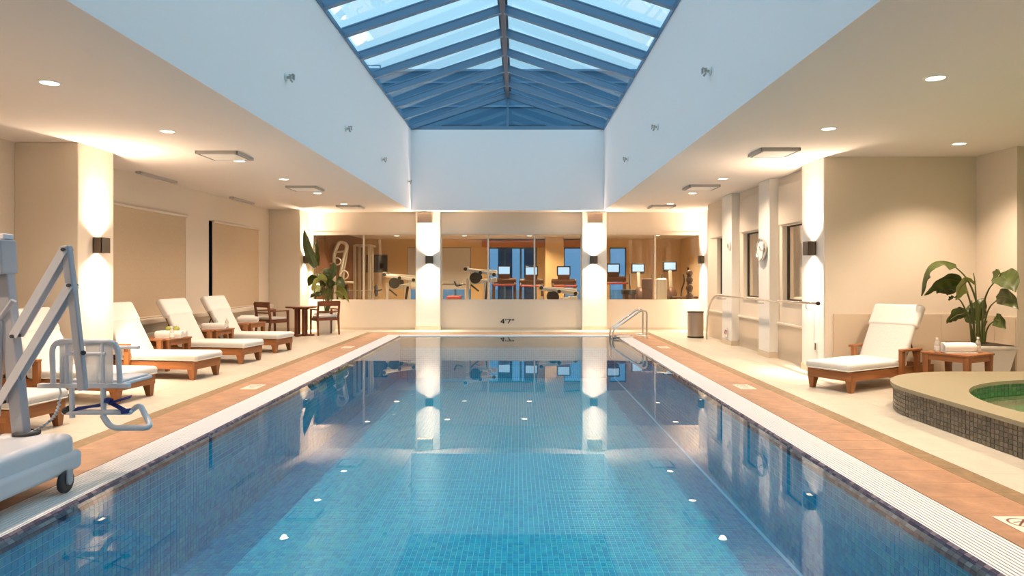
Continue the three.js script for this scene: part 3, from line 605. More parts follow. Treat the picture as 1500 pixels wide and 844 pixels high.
{
  // square air diffusers and slot diffusers
  const vent = (label, x, z, s) => {
    const v = thing('air_vent', label, 'vent', [x, CEIL, z], 0);
    const h = -0.045;
    mesh('frame', [span(-s / 2, s / 2, h, 0, -s / 2, -s / 2 + 0.02, 0.004), span(-s / 2, s / 2, h, 0, s / 2 - 0.02, s / 2, 0.004), span(-s / 2, -s / 2 + 0.02, h, 0, -s / 2, s / 2, 0.004), span(s / 2 - 0.02, s / 2, h, 0, -s / 2, s / 2, 0.004)], mat.ventFrame, v);
    mesh('recess', span(-s / 2 + 0.02, s / 2 - 0.02, -0.004, 0, -s / 2 + 0.02, s / 2 - 0.02), mat.ventFrame, v);
    mesh('core_plate', span(-s / 2 + 0.05, s / 2 - 0.05, h - 0.002, h + 0.008, -s / 2 + 0.05, s / 2 - 0.05, 0.004), mat.trimWhite, v);
  };
  vent('square ceiling air vent over the loungers, between downlights beside the sconce column', -4.27, -9.95, 0.6);
  vent('square ceiling air vent over the loungers, halfway to the gym wall', -4.27, -13.7, 0.6);
  vent('square ceiling air vent over the loungers, close to the gym wall', -4.27, -17.4, 0.6);
  vent('square ceiling air vent in front of the alcove column sconce', 3.63, -9.7, 0.55);
  vent('square ceiling air vent opposite the handrail windows', 3.63, -13.55, 0.6);
  vent('square ceiling air vent near the corner column by the bin', 3.63, -17.3, 0.6);
  for (const [z, label] of [[-12.15, 'narrow slot vent in the ceiling above the first blind'], [-15.9, 'narrow slot vent in the ceiling above the second blind']]) {
    const v = thing('slot_vent', label, 'vent', [-6.42, CEIL, z], 0, 'ceiling slot vents above the blinds');
    mesh('slot', span(-0.03, 0.03, -0.004, 0, -0.6, 0.6), mat.ventFrame, v);
    mesh('frame', [span(-0.045, -0.03, -0.04, 0, -0.62, 0.62), span(0.03, 0.045, -0.04, 0, -0.62, 0.62), span(-0.045, 0.045, -0.04, 0, -0.62, -0.6), span(-0.045, 0.045, -0.04, 0, 0.6, 0.62)], mat.ventFrame, v);
    mesh('blade', span(-0.006, 0.006, -0.035, 0, -0.6, 0.6), mat.ventFrame, v);
  }
  // sidewall sprinklers on the shaft
  const sp = (x, z, turn, label, group) => {
    const s = thing('sidewall_sprinkler', label, 'sprinkler', [x, 3.97, z], turn, group);
    mesh('escutcheon', (() => { const g = lathe([[0, 0], [0.05, 0], [0.048, 0.012], [0.03, 0.02], [0, 0.02]], 20); g.rotateZ(-Math.PI / 2); return g; })(), mat.trimWhite, s);
    mesh('head', [rod(V(0.02, 0, 0), V(0.075, 0, 0), 0.018), rod(V(0.06, -0.025, 0), V(0.085, -0.06, 0), 0.012), bar(V(0.045, 0.03, 0), V(0.11, 0.03, 0), 0.05, 0.006)], mat.satin, s);
    mesh('deflector', at(bx(0.012, 0.07, 0.06), 0.1, 0.005, 0), mat.satin, s);
  };
  for (const z of [-8.5, -11.45, -14.5, -17.9]) sp(SOFFIT_L, z, 0, 'small metal sidewall sprinkler on the shaft wall above the loungers', 'sprinklers on the shaft wall above the loungers');
  for (const z of [-8.24, -11.35, -14.45]) sp(SOFFIT_R, z, Math.PI, 'small metal sidewall sprinkler on the shaft wall, hot tub side', 'sprinklers on the shaft wall, hot tub side');
}
// ---------------------------------------------------------------- wall fittings and signs
const font = await new FontLoader().loadAsync('fonts/droid/droid_sans_bold.typeface.json');
{
  const t = new TextGeometry('4\'7"', { font, size: 0.125, depth: 0.008, curveSegments: 4 });
  t.computeBoundingBox(); t.translate(-(t.boundingBox.max.x) / 2, 0, 0); t.scale(1.25, 1, 1);
  single('depth_figures', at(t, -0.3, 0.17, ENDZ), mat.letters, 'black depth figures on the wall below the gym glazing', 'sign');
  // wall clock on the pilaster
  const c = thing('wall_clock', 'round silver wall clock on the slim pilaster', 'clock', [4.57, 1.98, -12.7], Math.PI);
  const disc = (r, t0, t1) => { const g = lathe([[0, t0], [r, t0], [r, t1], [0, t1]], 36); g.rotateZ(-Math.PI / 2); return g; };
  mesh('case', (() => { const g = lathe([[0, 0], [0.19, 0], [0.21, 0.03], [0.215, 0.07], [0.2, 0.085], [0.188, 0.08], [0.185, 0.06]], 40); g.rotateZ(-Math.PI / 2); return g; })(), mat.steel, c);
  mesh('dial', disc(0.186, 0.05, 0.06), std(lin(0.85, 0.83, 0.78), 0.5), c);
  mesh('hour_hand', bar(V(0.064, 0, 0), V(0.064, 0.07, 0.06), 0.014, 0.004), mat.black, c);
  mesh('minute_hand', bar(V(0.067, 0, 0), V(0.067, -0.02, -0.14), 0.01, 0.004), mat.black, c);
  for (let i = 0; i < 12; i++) { const a = i * Math.PI / 6; mesh('hour_mark', bar(V(0.062, Math.cos(a) * 0.15, Math.sin(a) * 0.15), V(0.062, Math.cos(a) * 0.175, Math.sin(a) * 0.175), 0.01, 0.003), mat.black, c); }
  const w = thing('wall_thermometer', 'small oval fitting on the pilaster with the depth sign', 'wall fitting', [4.57, 2.15, -14.72], Math.PI);
  mesh('back_plate', (() => { const g = lathe([[0, 0], [0.07, 0], [0.066, 0.03], [0.04, 0.045], [0, 0.05]], 24); g.rotateZ(-Math.PI / 2); g.scale(1, 1.6, 1); return g; })(), mat.trimWhite, w);
  mesh('dial', (() => { const g = disc(0.035, 0.05, 0.055); g.scale(1, 1.4, 1); return g; })(), mat.satin, w);
  const o = thing('wall_outlet', 'grey power outlet low on the alcove column', 'outlet', [4.55, 0.42, -10.42], Math.PI);
  mesh('cover_plate', span(0, 0.012, -0.075, 0.075, -0.045, 0.045, 0.004), mat.trimWhite, o);
  mesh('socket_face', span(0.012, 0.018, -0.055, 0.055, -0.022, 0.022, 0.003), mat.bronze, o);
  // framed red depth sign
  const s = thing('depth_sign', 'small white sign with red figures low on a pilaster', 'sign', [4.555, 0.26, -14.95], -Math.PI / 2);
  mesh('sign_plate', span(-0.1, 0.1, -0.1, 0.1, 0, 0.01, 0.003), mat.marker, s);
  const g2 = new TextGeometry('4\'7', { font, size: 0.1, depth: 0.003, curveSegments: 3 }); g2.computeBoundingBox(); g2.translate(-g2.boundingBox.max.x / 2, -0.05, 0.01);
  mesh('figures', g2, std(lin(0.3, 0.05, 0.05), 0.6), s);
  // no-diving marker tiles in the terracotta band
  const signCanvas = document.createElement('canvas'); signCanvas.width = 128; signCanvas.height = 224;
  const k = signCanvas.getContext('2d');
  k.fillStyle = '#f2e3cf'; k.fillRect(0, 0, 128, 224);
  k.strokeStyle = '#7d4038'; k.lineWidth = 8; k.beginPath(); k.arc(64, 66, 44, 0, 7); k.stroke();
  k.beginPath(); k.moveTo(33, 97); k.lineTo(95, 35); k.stroke();
  k.strokeStyle = '#3a2f2a'; k.lineWidth = 7; k.beginPath(); k.moveTo(36, 62); k.lineTo(66, 58); k.lineTo(90, 78); k.stroke();
  k.beginPath(); k.arc(84, 58, 6, 0, 7); k.fillStyle = '#3a2f2a'; k.fill();
  k.font = 'bold 30px sans-serif'; k.textAlign = 'center'; k.fillText('NO', 64, 158); k.fillText('DIVING', 64, 192);
  const st = new THREE.CanvasTexture(signCanvas); st.colorSpace = THREE.SRGBColorSpace;
  const face = std(lin(1, 1, 1), 0.35, { map: st });
  const rows = [[3.05, -4.06, 'cream no-diving tile in the terracotta band beside the hot tub'], [3.05, -9.2, 'cream no-diving tile in the terracotta band across from the lone lounger'], [3.05, -14.3, 'cream no-diving tile in the terracotta band near the pool handrail'],
    [-3.57, -4.06, 'cream no-diving tile in the terracotta band beneath the pool lift'], [-3.57, -9.2, 'cream no-diving tile in the terracotta band beside the loungers'], [-3.57, -14.3, 'cream no-diving tile in the terracotta band near the teak armchairs']];
  for (const [x, z, label] of rows) {
    const t2 = thing('marker_tile', label, 'tile', [x, 0, z], 0, 'no-diving tiles in the pool deck');
    mesh('tile_body', span(-0.105, 0.105, 0, 0.0035, -0.185, 0.185), mat.marker, t2);
    const f = new THREE.PlaneGeometry(0.205, 0.365); f.rotateX(-Math.PI / 2); f.translate(0, 0.0038, 0);
    mesh('printed_face', f, face, t2);
  }
}
// handrail along the right wall
{
  const h = thing('wall_handrail', 'slim steel handrail along the window wall, curving down at its end', 'handrail', [0, 0, 0]);
  const X = 4.43, Y = 1.06;
  mesh('rail', sweep([V(X, Y + 0.03, -10.1), V(X, Y, -12), V(X, Y, -14.5), ...range(9).map((i) => { const a = i / 8 * Math.PI / 2; return V(X, Y - 0.9 * (1 - Math.cos(a)) * 0.75, -15.1 - Math.sin(a) * 0.9); }), V(X, 0.2, -16.05), V(X, 0.0, -16.05)], 0.02), mat.steel, h);
  for (const z of [-10.5, -12.7, -15.0]) mesh('bracket', pipe([V(4.58, Y - 0.07, z), V(X, Y - 0.07, z), V(X, Y, z)], 0.01, 0.03), mat.steel, h);
  mesh('end_cap', rod(V(X, Y + 0.03, -10.1), V(X, Y + 0.03, -10.07), 0.03), mat.dark, h);
}
// pool grab rails at the far corner
{
  const r = (z, label) => {
    const t = thing('pool_handrail', label, 'handrail', [0, 0, z], 0, 'chrome pool handrails at the far corner');
    mesh('rail_tube', pipe([V(3.08, 0, 0), V(3.08, 0.66, 0), V(2.94, 0.67, 0), V(2.28, 0.2, 0), V(2.26, -0.02, 0), V(2.26, -0.5, 0), V(2.43, -0.6, 0)], 0.024, 0.09), mat.chrome, t);
    mesh('cross_tube', rod(V(2.27, 0.02, 0), V(3.08, 0.06, 0), 0.02), mat.chrome, t);
    mesh('floor_flange', at(lathe([[0.024, 0.012], [0.05, 0.01], [0.055, 0.0], [0, 0]], 20), 3.08, 0.002, 0), mat.chrome, t);
  };
  r(-16.85, 'chrome pool handrail at the far corner, on the gym wall side'); r(-16.35, 'chrome pool handrail at the far corner, on the deck side');
}
// waste bin
{
  const b = thing('waste_bin', 'brushed metal waste bin beside the corner column', 'bin', [4.3, 0, -16.55]);
  mesh('bin_body', lathe([[0, 0.004], [0.185, 0.004], [0.19, 0.03], [0.19, 0.6], [0.185, 0.612], [0.176, 0.6], [0.176, 0.3]], 36), mat.satin, b);
  mesh('base_ring', lathe([[0.185, 0], [0.196, 0.004], [0.196, 0.035], [0.19, 0.04]], 36), mat.black, b);
  mesh('rim', lathe([[0.186, 0.6], [0.197, 0.606], [0.197, 0.635], [0.18, 0.64], [0.15, 0.63], [0.15, 0.6]], 36), mat.bronze, b);
}

// ---------------------------------------------------------------- loungers
function pillow(w, h, d, r, bulge, key) {           // a soft block: rounded box with a little lumpiness, x along, y up
  const g = new RoundedBoxGeometry(w, h, d, 8, r), p = g.attributes.position;
  for (let i = 0; i < p.count; i++) {
    const x = p.getX(i), y = p.getY(i), z = p.getZ(i), n = noise(x * 5 + 40, z * 5 + 40, 200, 200, key) - 0.5, m = noise(x * 14 + 90, z * 14 + 90, 400, 400, key + 1) - 0.5;
    const c = (1 - (2 * x / w) ** 2) * (1 - (2 * z / d) ** 2);
    p.setXYZ(i, x + n * 0.006, y + (y > 0 ? bulge * c : 0) + (n * 0.014 + m * 0.005) * (y > 0 ? 1 : 0.4), z + m * 0.01);
  }
  g.computeVertexNormals();
  return g;
}
function makeLounger(label, group) {
  const t = thing('sun_lounger', label, 'sun lounger', [0, 0, 0], 0, group);
  const L = 1.86, W = 0.64;
  for (const s of [-1, 1]) mesh('side_rail', span(0.03, L, 0.15, 0.265, s * W / 2 - s * 0.035, s * W / 2, 0.006), mat.teak, t);
  mesh('foot_rail', span(0, 0.035, 0.15, 0.265, -W / 2, W / 2, 0.006), mat.teak, t);
  mesh('head_rail', span(L - 0.035, L, 0.15, 0.265, -W / 2 + 0.035, W / 2 - 0.035, 0.006), mat.teak, t);
  for (const [x, sx] of [[0.055, 1], [L - 0.06, -1]]) for (const s of [-1, 1])
    mesh('leg', at(taper(0.06, 0.05, 0.11, 0.09, 0.16, -sx * 0.012, s * 0.006), x + sx * 0.01, 0, s * (W / 2 - 0.046)), mat.teak, t);
  for (let i = 0; i < 9; i++) mesh('slat', span(0.09 + i * 0.125, 0.17 + i * 0.125, 0.245, 0.265, -W / 2 + 0.036, W / 2 - 0.036), mat.teak, t);
  // armrests either side of the hinge
  for (const s of [-1, 1]) {
    const a = mesh('armrest', span(1.0, 1.44, 0.485, 0.515, s * (W / 2 + 0.045) - 0.04, s * (W / 2 + 0.045) + 0.04, 0.008), mat.teak, t);
    for (const x of [1.05, 1.4]) mesh('arm_post', bar(V(x, 0.16, s * (W / 2 + 0.025)), V(x, 0.486, s * (W / 2 + 0.03)), 0.05, 0.075, V(1, 0, 0)), mat.teak, a);
  }
  // raised back: frame, mattress, wrapped towel
  const hinge = V(1.18, 0.29, 0), ang = 1.06, along_ = V(Math.cos(ang), Math.sin(ang), 0), BL = 0.84;
  const turnUp = (g) => { g.rotateZ(ang); g.translate(hinge.x, hinge.y, hinge.z); return g; };
  mesh('back_frame', [turnUp(span(0, BL - 0.02, -0.03, 0.0, -W / 2 + 0.04, -W / 2 + 0.08)), turnUp(span(0, BL - 0.02, -0.03, 0.0, W / 2 - 0.08, W / 2 - 0.04)), ...range(6).map((i) => turnUp(span(0.04 + i * 0.14, 0.11 + i * 0.14, -0.015, 0.003, -W / 2 + 0.08, W / 2 - 0.08)))], mat.teak, t);
  mesh('back_prop', [rod(V(1.18 + 0.5 * along_.x, 0.29 + 0.5 * along_.y, -0.2), V(1.66, 0.23, -0.2), 0.012), rod(V(1.18 + 0.5 * along_.x, 0.29 + 0.5 * along_.y, 0.2), V(1.66, 0.23, 0.2), 0.012)], mat.bronze, t);
  const m = mesh('mattress', at(pillow(1.27, 0.105, W + 0.02, 0.045, 0.012, 13), 0.595, 0.32, 0), mat.terry, t);
  mesh('piping', pipe([V(-0.035, 0.285, -W / 2 - 0.006), V(-0.035, 0.285, W / 2 + 0.006), V(1.2, 0.285, W / 2 + 0.006), V(1.2, 0.285, -W / 2 - 0.006)], 0.007, 0.05, true, 6), mat.terry, m);
  const bc = pillow(BL + 0.02, 0.09, W + 0.02, 0.04, 0.014, 23); bc.translate(BL / 2 + 0.02, 0.05, 0);
  mesh('back_cushion', turnUp(bc), mat.terry, t);
  const hood = pillow(0.36, 0.125, W + 0.07, 0.05, 0.006, 33); hood.translate(BL - 0.13, 0.04, 0);
  mesh('towel_cover', turnUp(hood), mat.towel, t);
  return t;
}
const LG = 'white cushioned sun loungers in the row under the blinds';
const l0 = makeLounger('white cushioned teak lounger behind the pool lift mast, partly out of view', LG);
l0.position.set(-4.6, 0, -6.55); l0.rotation.y = Math.PI - 0.16;
copy(l0, [-4.6, 0, -8.25], Math.PI - 0.16, 'white cushioned teak lounger directly behind the pool lift seat', LG);
copy(l0, [-4.58, 0, -10.08], Math.PI - 0.16, 'white cushioned teak lounger next to the lit column by the lift', LG);
copy(l0, [-4.62, 0, -11.88], Math.PI - 0.16, 'white cushioned teak lounger between the two towel-topped side tables', LG);
copy(l0, [-4.62, 0, -13.52], Math.PI - 0.16, 'white cushioned teak lounger closest to the teak armchairs', LG);
const rl0 = copy(l0, [4.06, 0, -8.93], 0.52, 'white cushioned teak lounger standing alone before the alcove wall');
delete rl0.userData.group;

// side tables
function makeTable(label, w, d, h) {
  const t = thing('side_table', label, 'side table', [0, 0, 0], 0);
  for (let i = 0; i < 5; i++) mesh('slat', span(-w / 2 + w / 5 * i + 0.002, -w / 2 + w / 5 * (i + 1) - 0.002, h - 0.025, h, -d / 2, d / 2, 0.004), mat.teak, t);
  mesh('apron', [span(-w / 2 + 0.03, w / 2 - 0.03, h - 0.1, h - 0.026, d / 2 - 0.045, d / 2 - 0.02), span(-w / 2 + 0.03, w / 2 - 0.03, h - 0.1, h - 0.026, -d / 2 + 0.02, -d / 2 + 0.045), span(-w / 2 + 0.02, -w / 2 + 0.045, h - 0.1, h - 0.026, -d / 2 + 0.03, d / 2 - 0.03), span(w / 2 - 0.045, w / 2 - 0.02, h - 0.1, h - 0.026, -d / 2 + 0.03, d / 2 - 0.03)], mat.teak, t);
  for (const [sx, sz] of [[1, 1], [1, -1], [-1, 1], [-1, -1]]) mesh('leg', at(taper(0.05, 0.05, 0.075, 0.075, h - 0.026), sx * (w / 2 - 0.05), 0, sz * (d / 2 - 0.05)), mat.teak, t);
  return t;
}
const tb = makeTable('square teak side table with towel and fruit before the planter', 0.62, 0.6, 0.5);
const TR = [5.74, -8.92];
tb.position.set(TR[0], 0, TR[1]); tb.rotation.y = 0.52;
const TL = [[-5.72, -11.0, 'teak side table with folded towel and fruit beside the lit column lounger'], [-5.78, -12.84, 'teak side table with towels between the two loungers under the second blind'], [-5.85, -14.65, 'teak side table with rolled towel closest to the armchairs']];
for (const [x, z, label] of TL) copy(tb, [x, 0, z], -0.16, label, 'side tables between the loungers');

// towels, fruit, bottles
function towelRoll(w, r) {
  const g = lathe([[0.0, -w / 2 + 0.012], [r * 0.25, -w / 2 + 0.002], [r * 0.3, -w / 2 + 0.014], [r * 0.55, -w / 2 + 0.002], [r * 0.6, -w / 2 + 0.014], [r * 0.85, -w / 2], [r * 0.97, -w / 2 + 0.012], [r, -w / 2 + 0.05], [r * 1.01, 0], [r, w / 2 - 0.05], [r * 0.97, w / 2 - 0.012], [r * 0.85, w / 2], [r * 0.6, w / 2 - 0.014], [r * 0.55, w / 2 - 0.002], [r * 0.3, w / 2 - 0.014], [r * 0.25, w / 2 - 0.002], [0, w / 2 - 0.012]], 28);
  g.rotateZ(Math.PI / 2); g.scale(1, 0.9, 1); g.translate(0, r * 0.9, 0);
  return g;
}
function towel(label, pos, turn, w = 0.4, r = 0.065, group) {
  const t = thing('rolled_towel', label, 'towel', pos, turn, group);
  mesh('roll', towelRoll(w, r), mat.towel, t);
  mesh('loose_edge', at(bx(w * 0.96, 0.008, 0.05, 0, 0.006, r * 0.95, 0.003), 0, 0, 0), mat.towel, t);
}
function apple(label, pos, group, s = 1) {
  const t = thing('apple', label, 'fruit', pos, 0, group);
  mesh('fruit', (() => { const g = lathe([[0, 0.008], [0.015, 0], [0.03, 0.008], [0.038, 0.03], [0.036, 0.048], [0.022, 0.064], [0.01, 0.066], [0, 0.058]], 20); g.scale(s, s, s); return g; })(), mat.apple, t);
  mesh('stalk', rod(V(0, 0.058 * s, 0), V(0.006, 0.078 * s, 0), 0.002), mat.soil, t);
}
function bottle(label, pos, group, h = 0.17) {
  const t = thing('water_bottle', label, 'bottle', pos, 0, group);
  mesh('bottle_body', lathe([[0, 0.002], [0.03, 0.002], [0.032, 0.012], [0.032, h * 0.55], [0.028, h * 0.68], [0.013, h * 0.82], [0.012, h * 0.9]], 20), mat.bottle, t);
  mesh('paper_band', lathe([[0.0325, h * 0.15], [0.033, h * 0.16], [0.033, h * 0.45], [0.0325, h * 0.46]], 20), mat.towel, t);
  mesh('cap', at(new THREE.CylinderGeometry(0.015, 0.015, h * 0.13, 16), 0, h * 0.94, 0), mat.trimWhite, t);
}
{
  const on = (c, dx, dz, a) => [c[0] + dx * Math.cos(a) + dz * Math.sin(a), 0.5, c[1] - dx * Math.sin(a) + dz * Math.cos(a)];
  towel('white rolled towel on the table before the planter', on(TR, -0.04, 0.06, 0.1), 0.0, 0.42, 0.075);
  bottle('clear bottle behind the towel on the planter table, on the lounger side', on(TR, -0.27, -0.02, 0.1), 'bottles on the planter table', 0.19);
  bottle('clear bottle at the planter end of the rolled towel', on(TR, 0.24, 0.06, 0.1), 'bottles on the planter table', 0.2);
  apple('green apple resting behind the rolled towel before the planter', on(TR, -0.06, -0.11, 0.1), 'green apples on the planter table', 1.4);
  apple('second green apple behind the rolled towel before the planter', on(TR, 0.04, -0.13, 0.1), 'green apples on the planter table', 1.35);
  const [a, b, c] = TL;
  towel('white rolled towel on the table beside the lit column lounger', on(a, 0.12, 0.04, 0), 0.1, 0.42, 0.065);
  towel('second white rolled towel behind the first on that lit column table', on(a, 0.1, -0.13, 0), 0.1, 0.42, 0.06);
  apple('green apple on the towels beside the lit column lounger', [a[0] + 0.06, 0.6, a[1] - 0.05], 'green apples between the loungers', 1.2);
  apple('green apple nestled on the towels beside the lit column lounger', [a[0] + 0.19, 0.6, a[1] - 0.05], 'green apples between the loungers', 1.25);
  bottle('small bottle beside the apples on the lit column table', [a[0] + 0.24, 0.5, a[1] + 0.2], null, 0.2);
  towel('white rolled towel on the table between the loungers', on(b, 0.08, 0.05, 0), 0.1, 0.42, 0.065);
  bottle('small bottle next to the towel between the loungers', [b[0] + 0.02, 0.5, b[1] - 0.19], 'bottles between the loungers', 0.2);
  bottle('second small bottle next to the towel between the loungers', [b[0] + 0.22, 0.5, b[1] - 0.19], 'bottles between the loungers', 0.2);
  towel('white rolled towel on the table closest to the armchairs', on(c, 0.06, 0.02, 0), 0.1, 0.42, 0.07);
  towel('small rolled towel stacked on the table closest to the armchairs', [c[0] - 0.03, 0.5, c[1] - 0.18], 0.1, 0.3, 0.08);
}
// ---------------------------------------------------------------- teak armchairs and bistro table
function makeChair(label) {
  const t = thing('teak_armchair', label, 'chair', [0, 0, 0], 0, 'teak armchairs at the bistro table');
  const W = 0.54, D = 0.5;            // faces +x
  for (const s of [-1, 1]) {
    mesh('leg', at(taper(0.035, 0.035, 0.05, 0.045, 0.64, 0.02), D / 2 - 0.02, 0, s * W / 2), mat.darkTeak, t);
    mesh('leg', [at(taper(0.035, 0.035, 0.05, 0.045, 0.45, -0.05), -D / 2, 0, s * W / 2), bar(V(-D / 2, 0.44, s * W / 2), V(-D / 2 - 0.07, 0.84, s * W / 2), 0.04, 0.045, V(1, 0, 0))], mat.darkTeak, t);
    mesh('armrest', span(-D / 2 - 0.04, D / 2 + 0.01, 0.63, 0.66, s * W / 2 - 0.03, s * W / 2 + 0.03, 0.008), mat.darkTeak, t);
    mesh('side_stretcher', span(-D / 2, D / 2 - 0.02, 0.36, 0.42, s * W / 2 - 0.014, s * W / 2 + 0.014), mat.darkTeak, t);
  }
  mesh('seat_frame', [span(D / 2 - 0.04, D / 2, 0.37, 0.43, -W / 2, W / 2), span(-D / 2 - 0.02, -D / 2 + 0.02, 0.37, 0.43, -W / 2, W / 2), ...range(5).map((i) => span(-D / 2 + 0.03 + i * 0.09, -D / 2 + 0.1 + i * 0.09, 0.415, 0.432, -W / 2 + 0.02, W / 2 - 0.02))], mat.darkTeak, t);
  mesh('seat_cushion', at(pillow(0.46, 0.06, 0.48, 0.025, 0.01, 43), 0, 0.465, 0), mat.terry, t);
  mesh('back_rail', [bar(V(-D / 2 - 0.055, 0.8, -W / 2 - 0.02), V(-D / 2 - 0.055, 0.8, W / 2 + 0.02), 0.035, 0.13), bar(V(-D / 2 - 0.03, 0.6, -W / 2), V(-D / 2 - 0.03, 0.6, W / 2), 0.025, 0.03)], mat.darkTeak, t);
  return t;
}
{
  const a = makeChair('dark teak armchair seen from behind, beside the rolled towel table');
  a.position.set(-6.0, 0, -16.7); a.rotation.y = 0.95;
  copy(a, [-4.95, 0, -17.45], 2.2, 'dark teak armchair with pale seat cushion before the corner plant');
  const t = thing('bistro_table', 'round dark teak bistro table between the armchairs', 'table', [-5.42, 0, -17.05]);
  mesh('table_top', lathe([[0, 0.7], [0.37, 0.7], [0.38, 0.71], [0.38, 0.73], [0.37, 0.737], [0, 0.737]], 40), mat.darkTeak, t);
  mesh('pedestal', [...[[1, 1], [1, -1], [-1, 1], [-1, -1]].map(([x, z]) => span(x * 0.09 - 0.035, x * 0.09 + 0.035, 0.04, 0.7, z * 0.09 - 0.035, z * 0.09 + 0.035)), span(-0.2, 0.2, 0.66, 0.7, -0.04, 0.04)], mat.darkTeak, t);
  mesh('foot', [span(-0.33, 0.33, 0.0, 0.045, -0.045, 0.045, 0.01), span(-0.045, 0.045, 0.0, 0.045, -0.33, 0.33, 0.01)], mat.darkTeak, t);
}
// ---------------------------------------------------------------- plants
function blade(base, mid, tip, W, m, plant, fold = 0.35, side = null) {   // a paddle leaf along a curve, folded at its rib
  const c = new THREE.QuadraticBezierCurve3(base, mid, tip), n = 14, k = 6, v = [], uv = [], idx = [], rib = [];
  for (let i = 0; i <= n; i++) {
    const u = i / n, p = c.getPoint(u), t = c.getTangent(u);
    let s = (side ?? V(0, 1, 0).cross(t)).clone(); s.sub(t.clone().multiplyScalar(s.dot(t)));
    if (s.length() < 1e-3) s = V(1, 0, 0);
    s.normalize();
    const nn = t.clone().cross(s).normalize(), w = W * Math.pow(Math.sin(Math.PI * Math.min(1, 0.03 + u * 0.97) ** 0.78), 0.75);
    rib.push(p.clone());
    for (let j = 0; j <= k; j++) {
      const q = j / k * 2 - 1, wave = Math.sin(u * 19 + q * 3) * 0.012 * Math.abs(q);
      const o = s.clone().multiplyScalar(q * w).add(nn.clone().multiplyScalar(fold * w * (Math.abs(q) ** 1.3) + wave));
      v.push(p.x + o.x, p.y + o.y, p.z + o.z); uv.push(u * 2, q * 0.5 + 0.5);
    }
  }
  for (let i = 0; i < n; i++) for (let j = 0; j < k; j++) { const a = i * (k + 1) + j; idx.push(a, a + 1, a + k + 1, a + 1, a + k + 2, a + k + 1); }
  const g = new THREE.BufferGeometry();
  g.setAttribute('position', new THREE.Float32BufferAttribute(v, 3)); g.setAttribute('uv', new THREE.Float32BufferAttribute(uv, 2)); g.setIndex(idx); g.computeVertexNormals();
  const l = mesh('leaf', g, m, plant);
  mesh('rib', sweep(rib, 0.006, false, 6, (t) => 0.008 * (1 - t * 0.8)), mat.stem, l);
  return l;
}
function stalk(pts, r, plant) { return mesh('stalk', sweep(new THREE.CatmullRomCurve3(pts).getPoints(16), r, false, 8, (t) => r * (1 - 0.55 * t)), mat.stem, plant); }
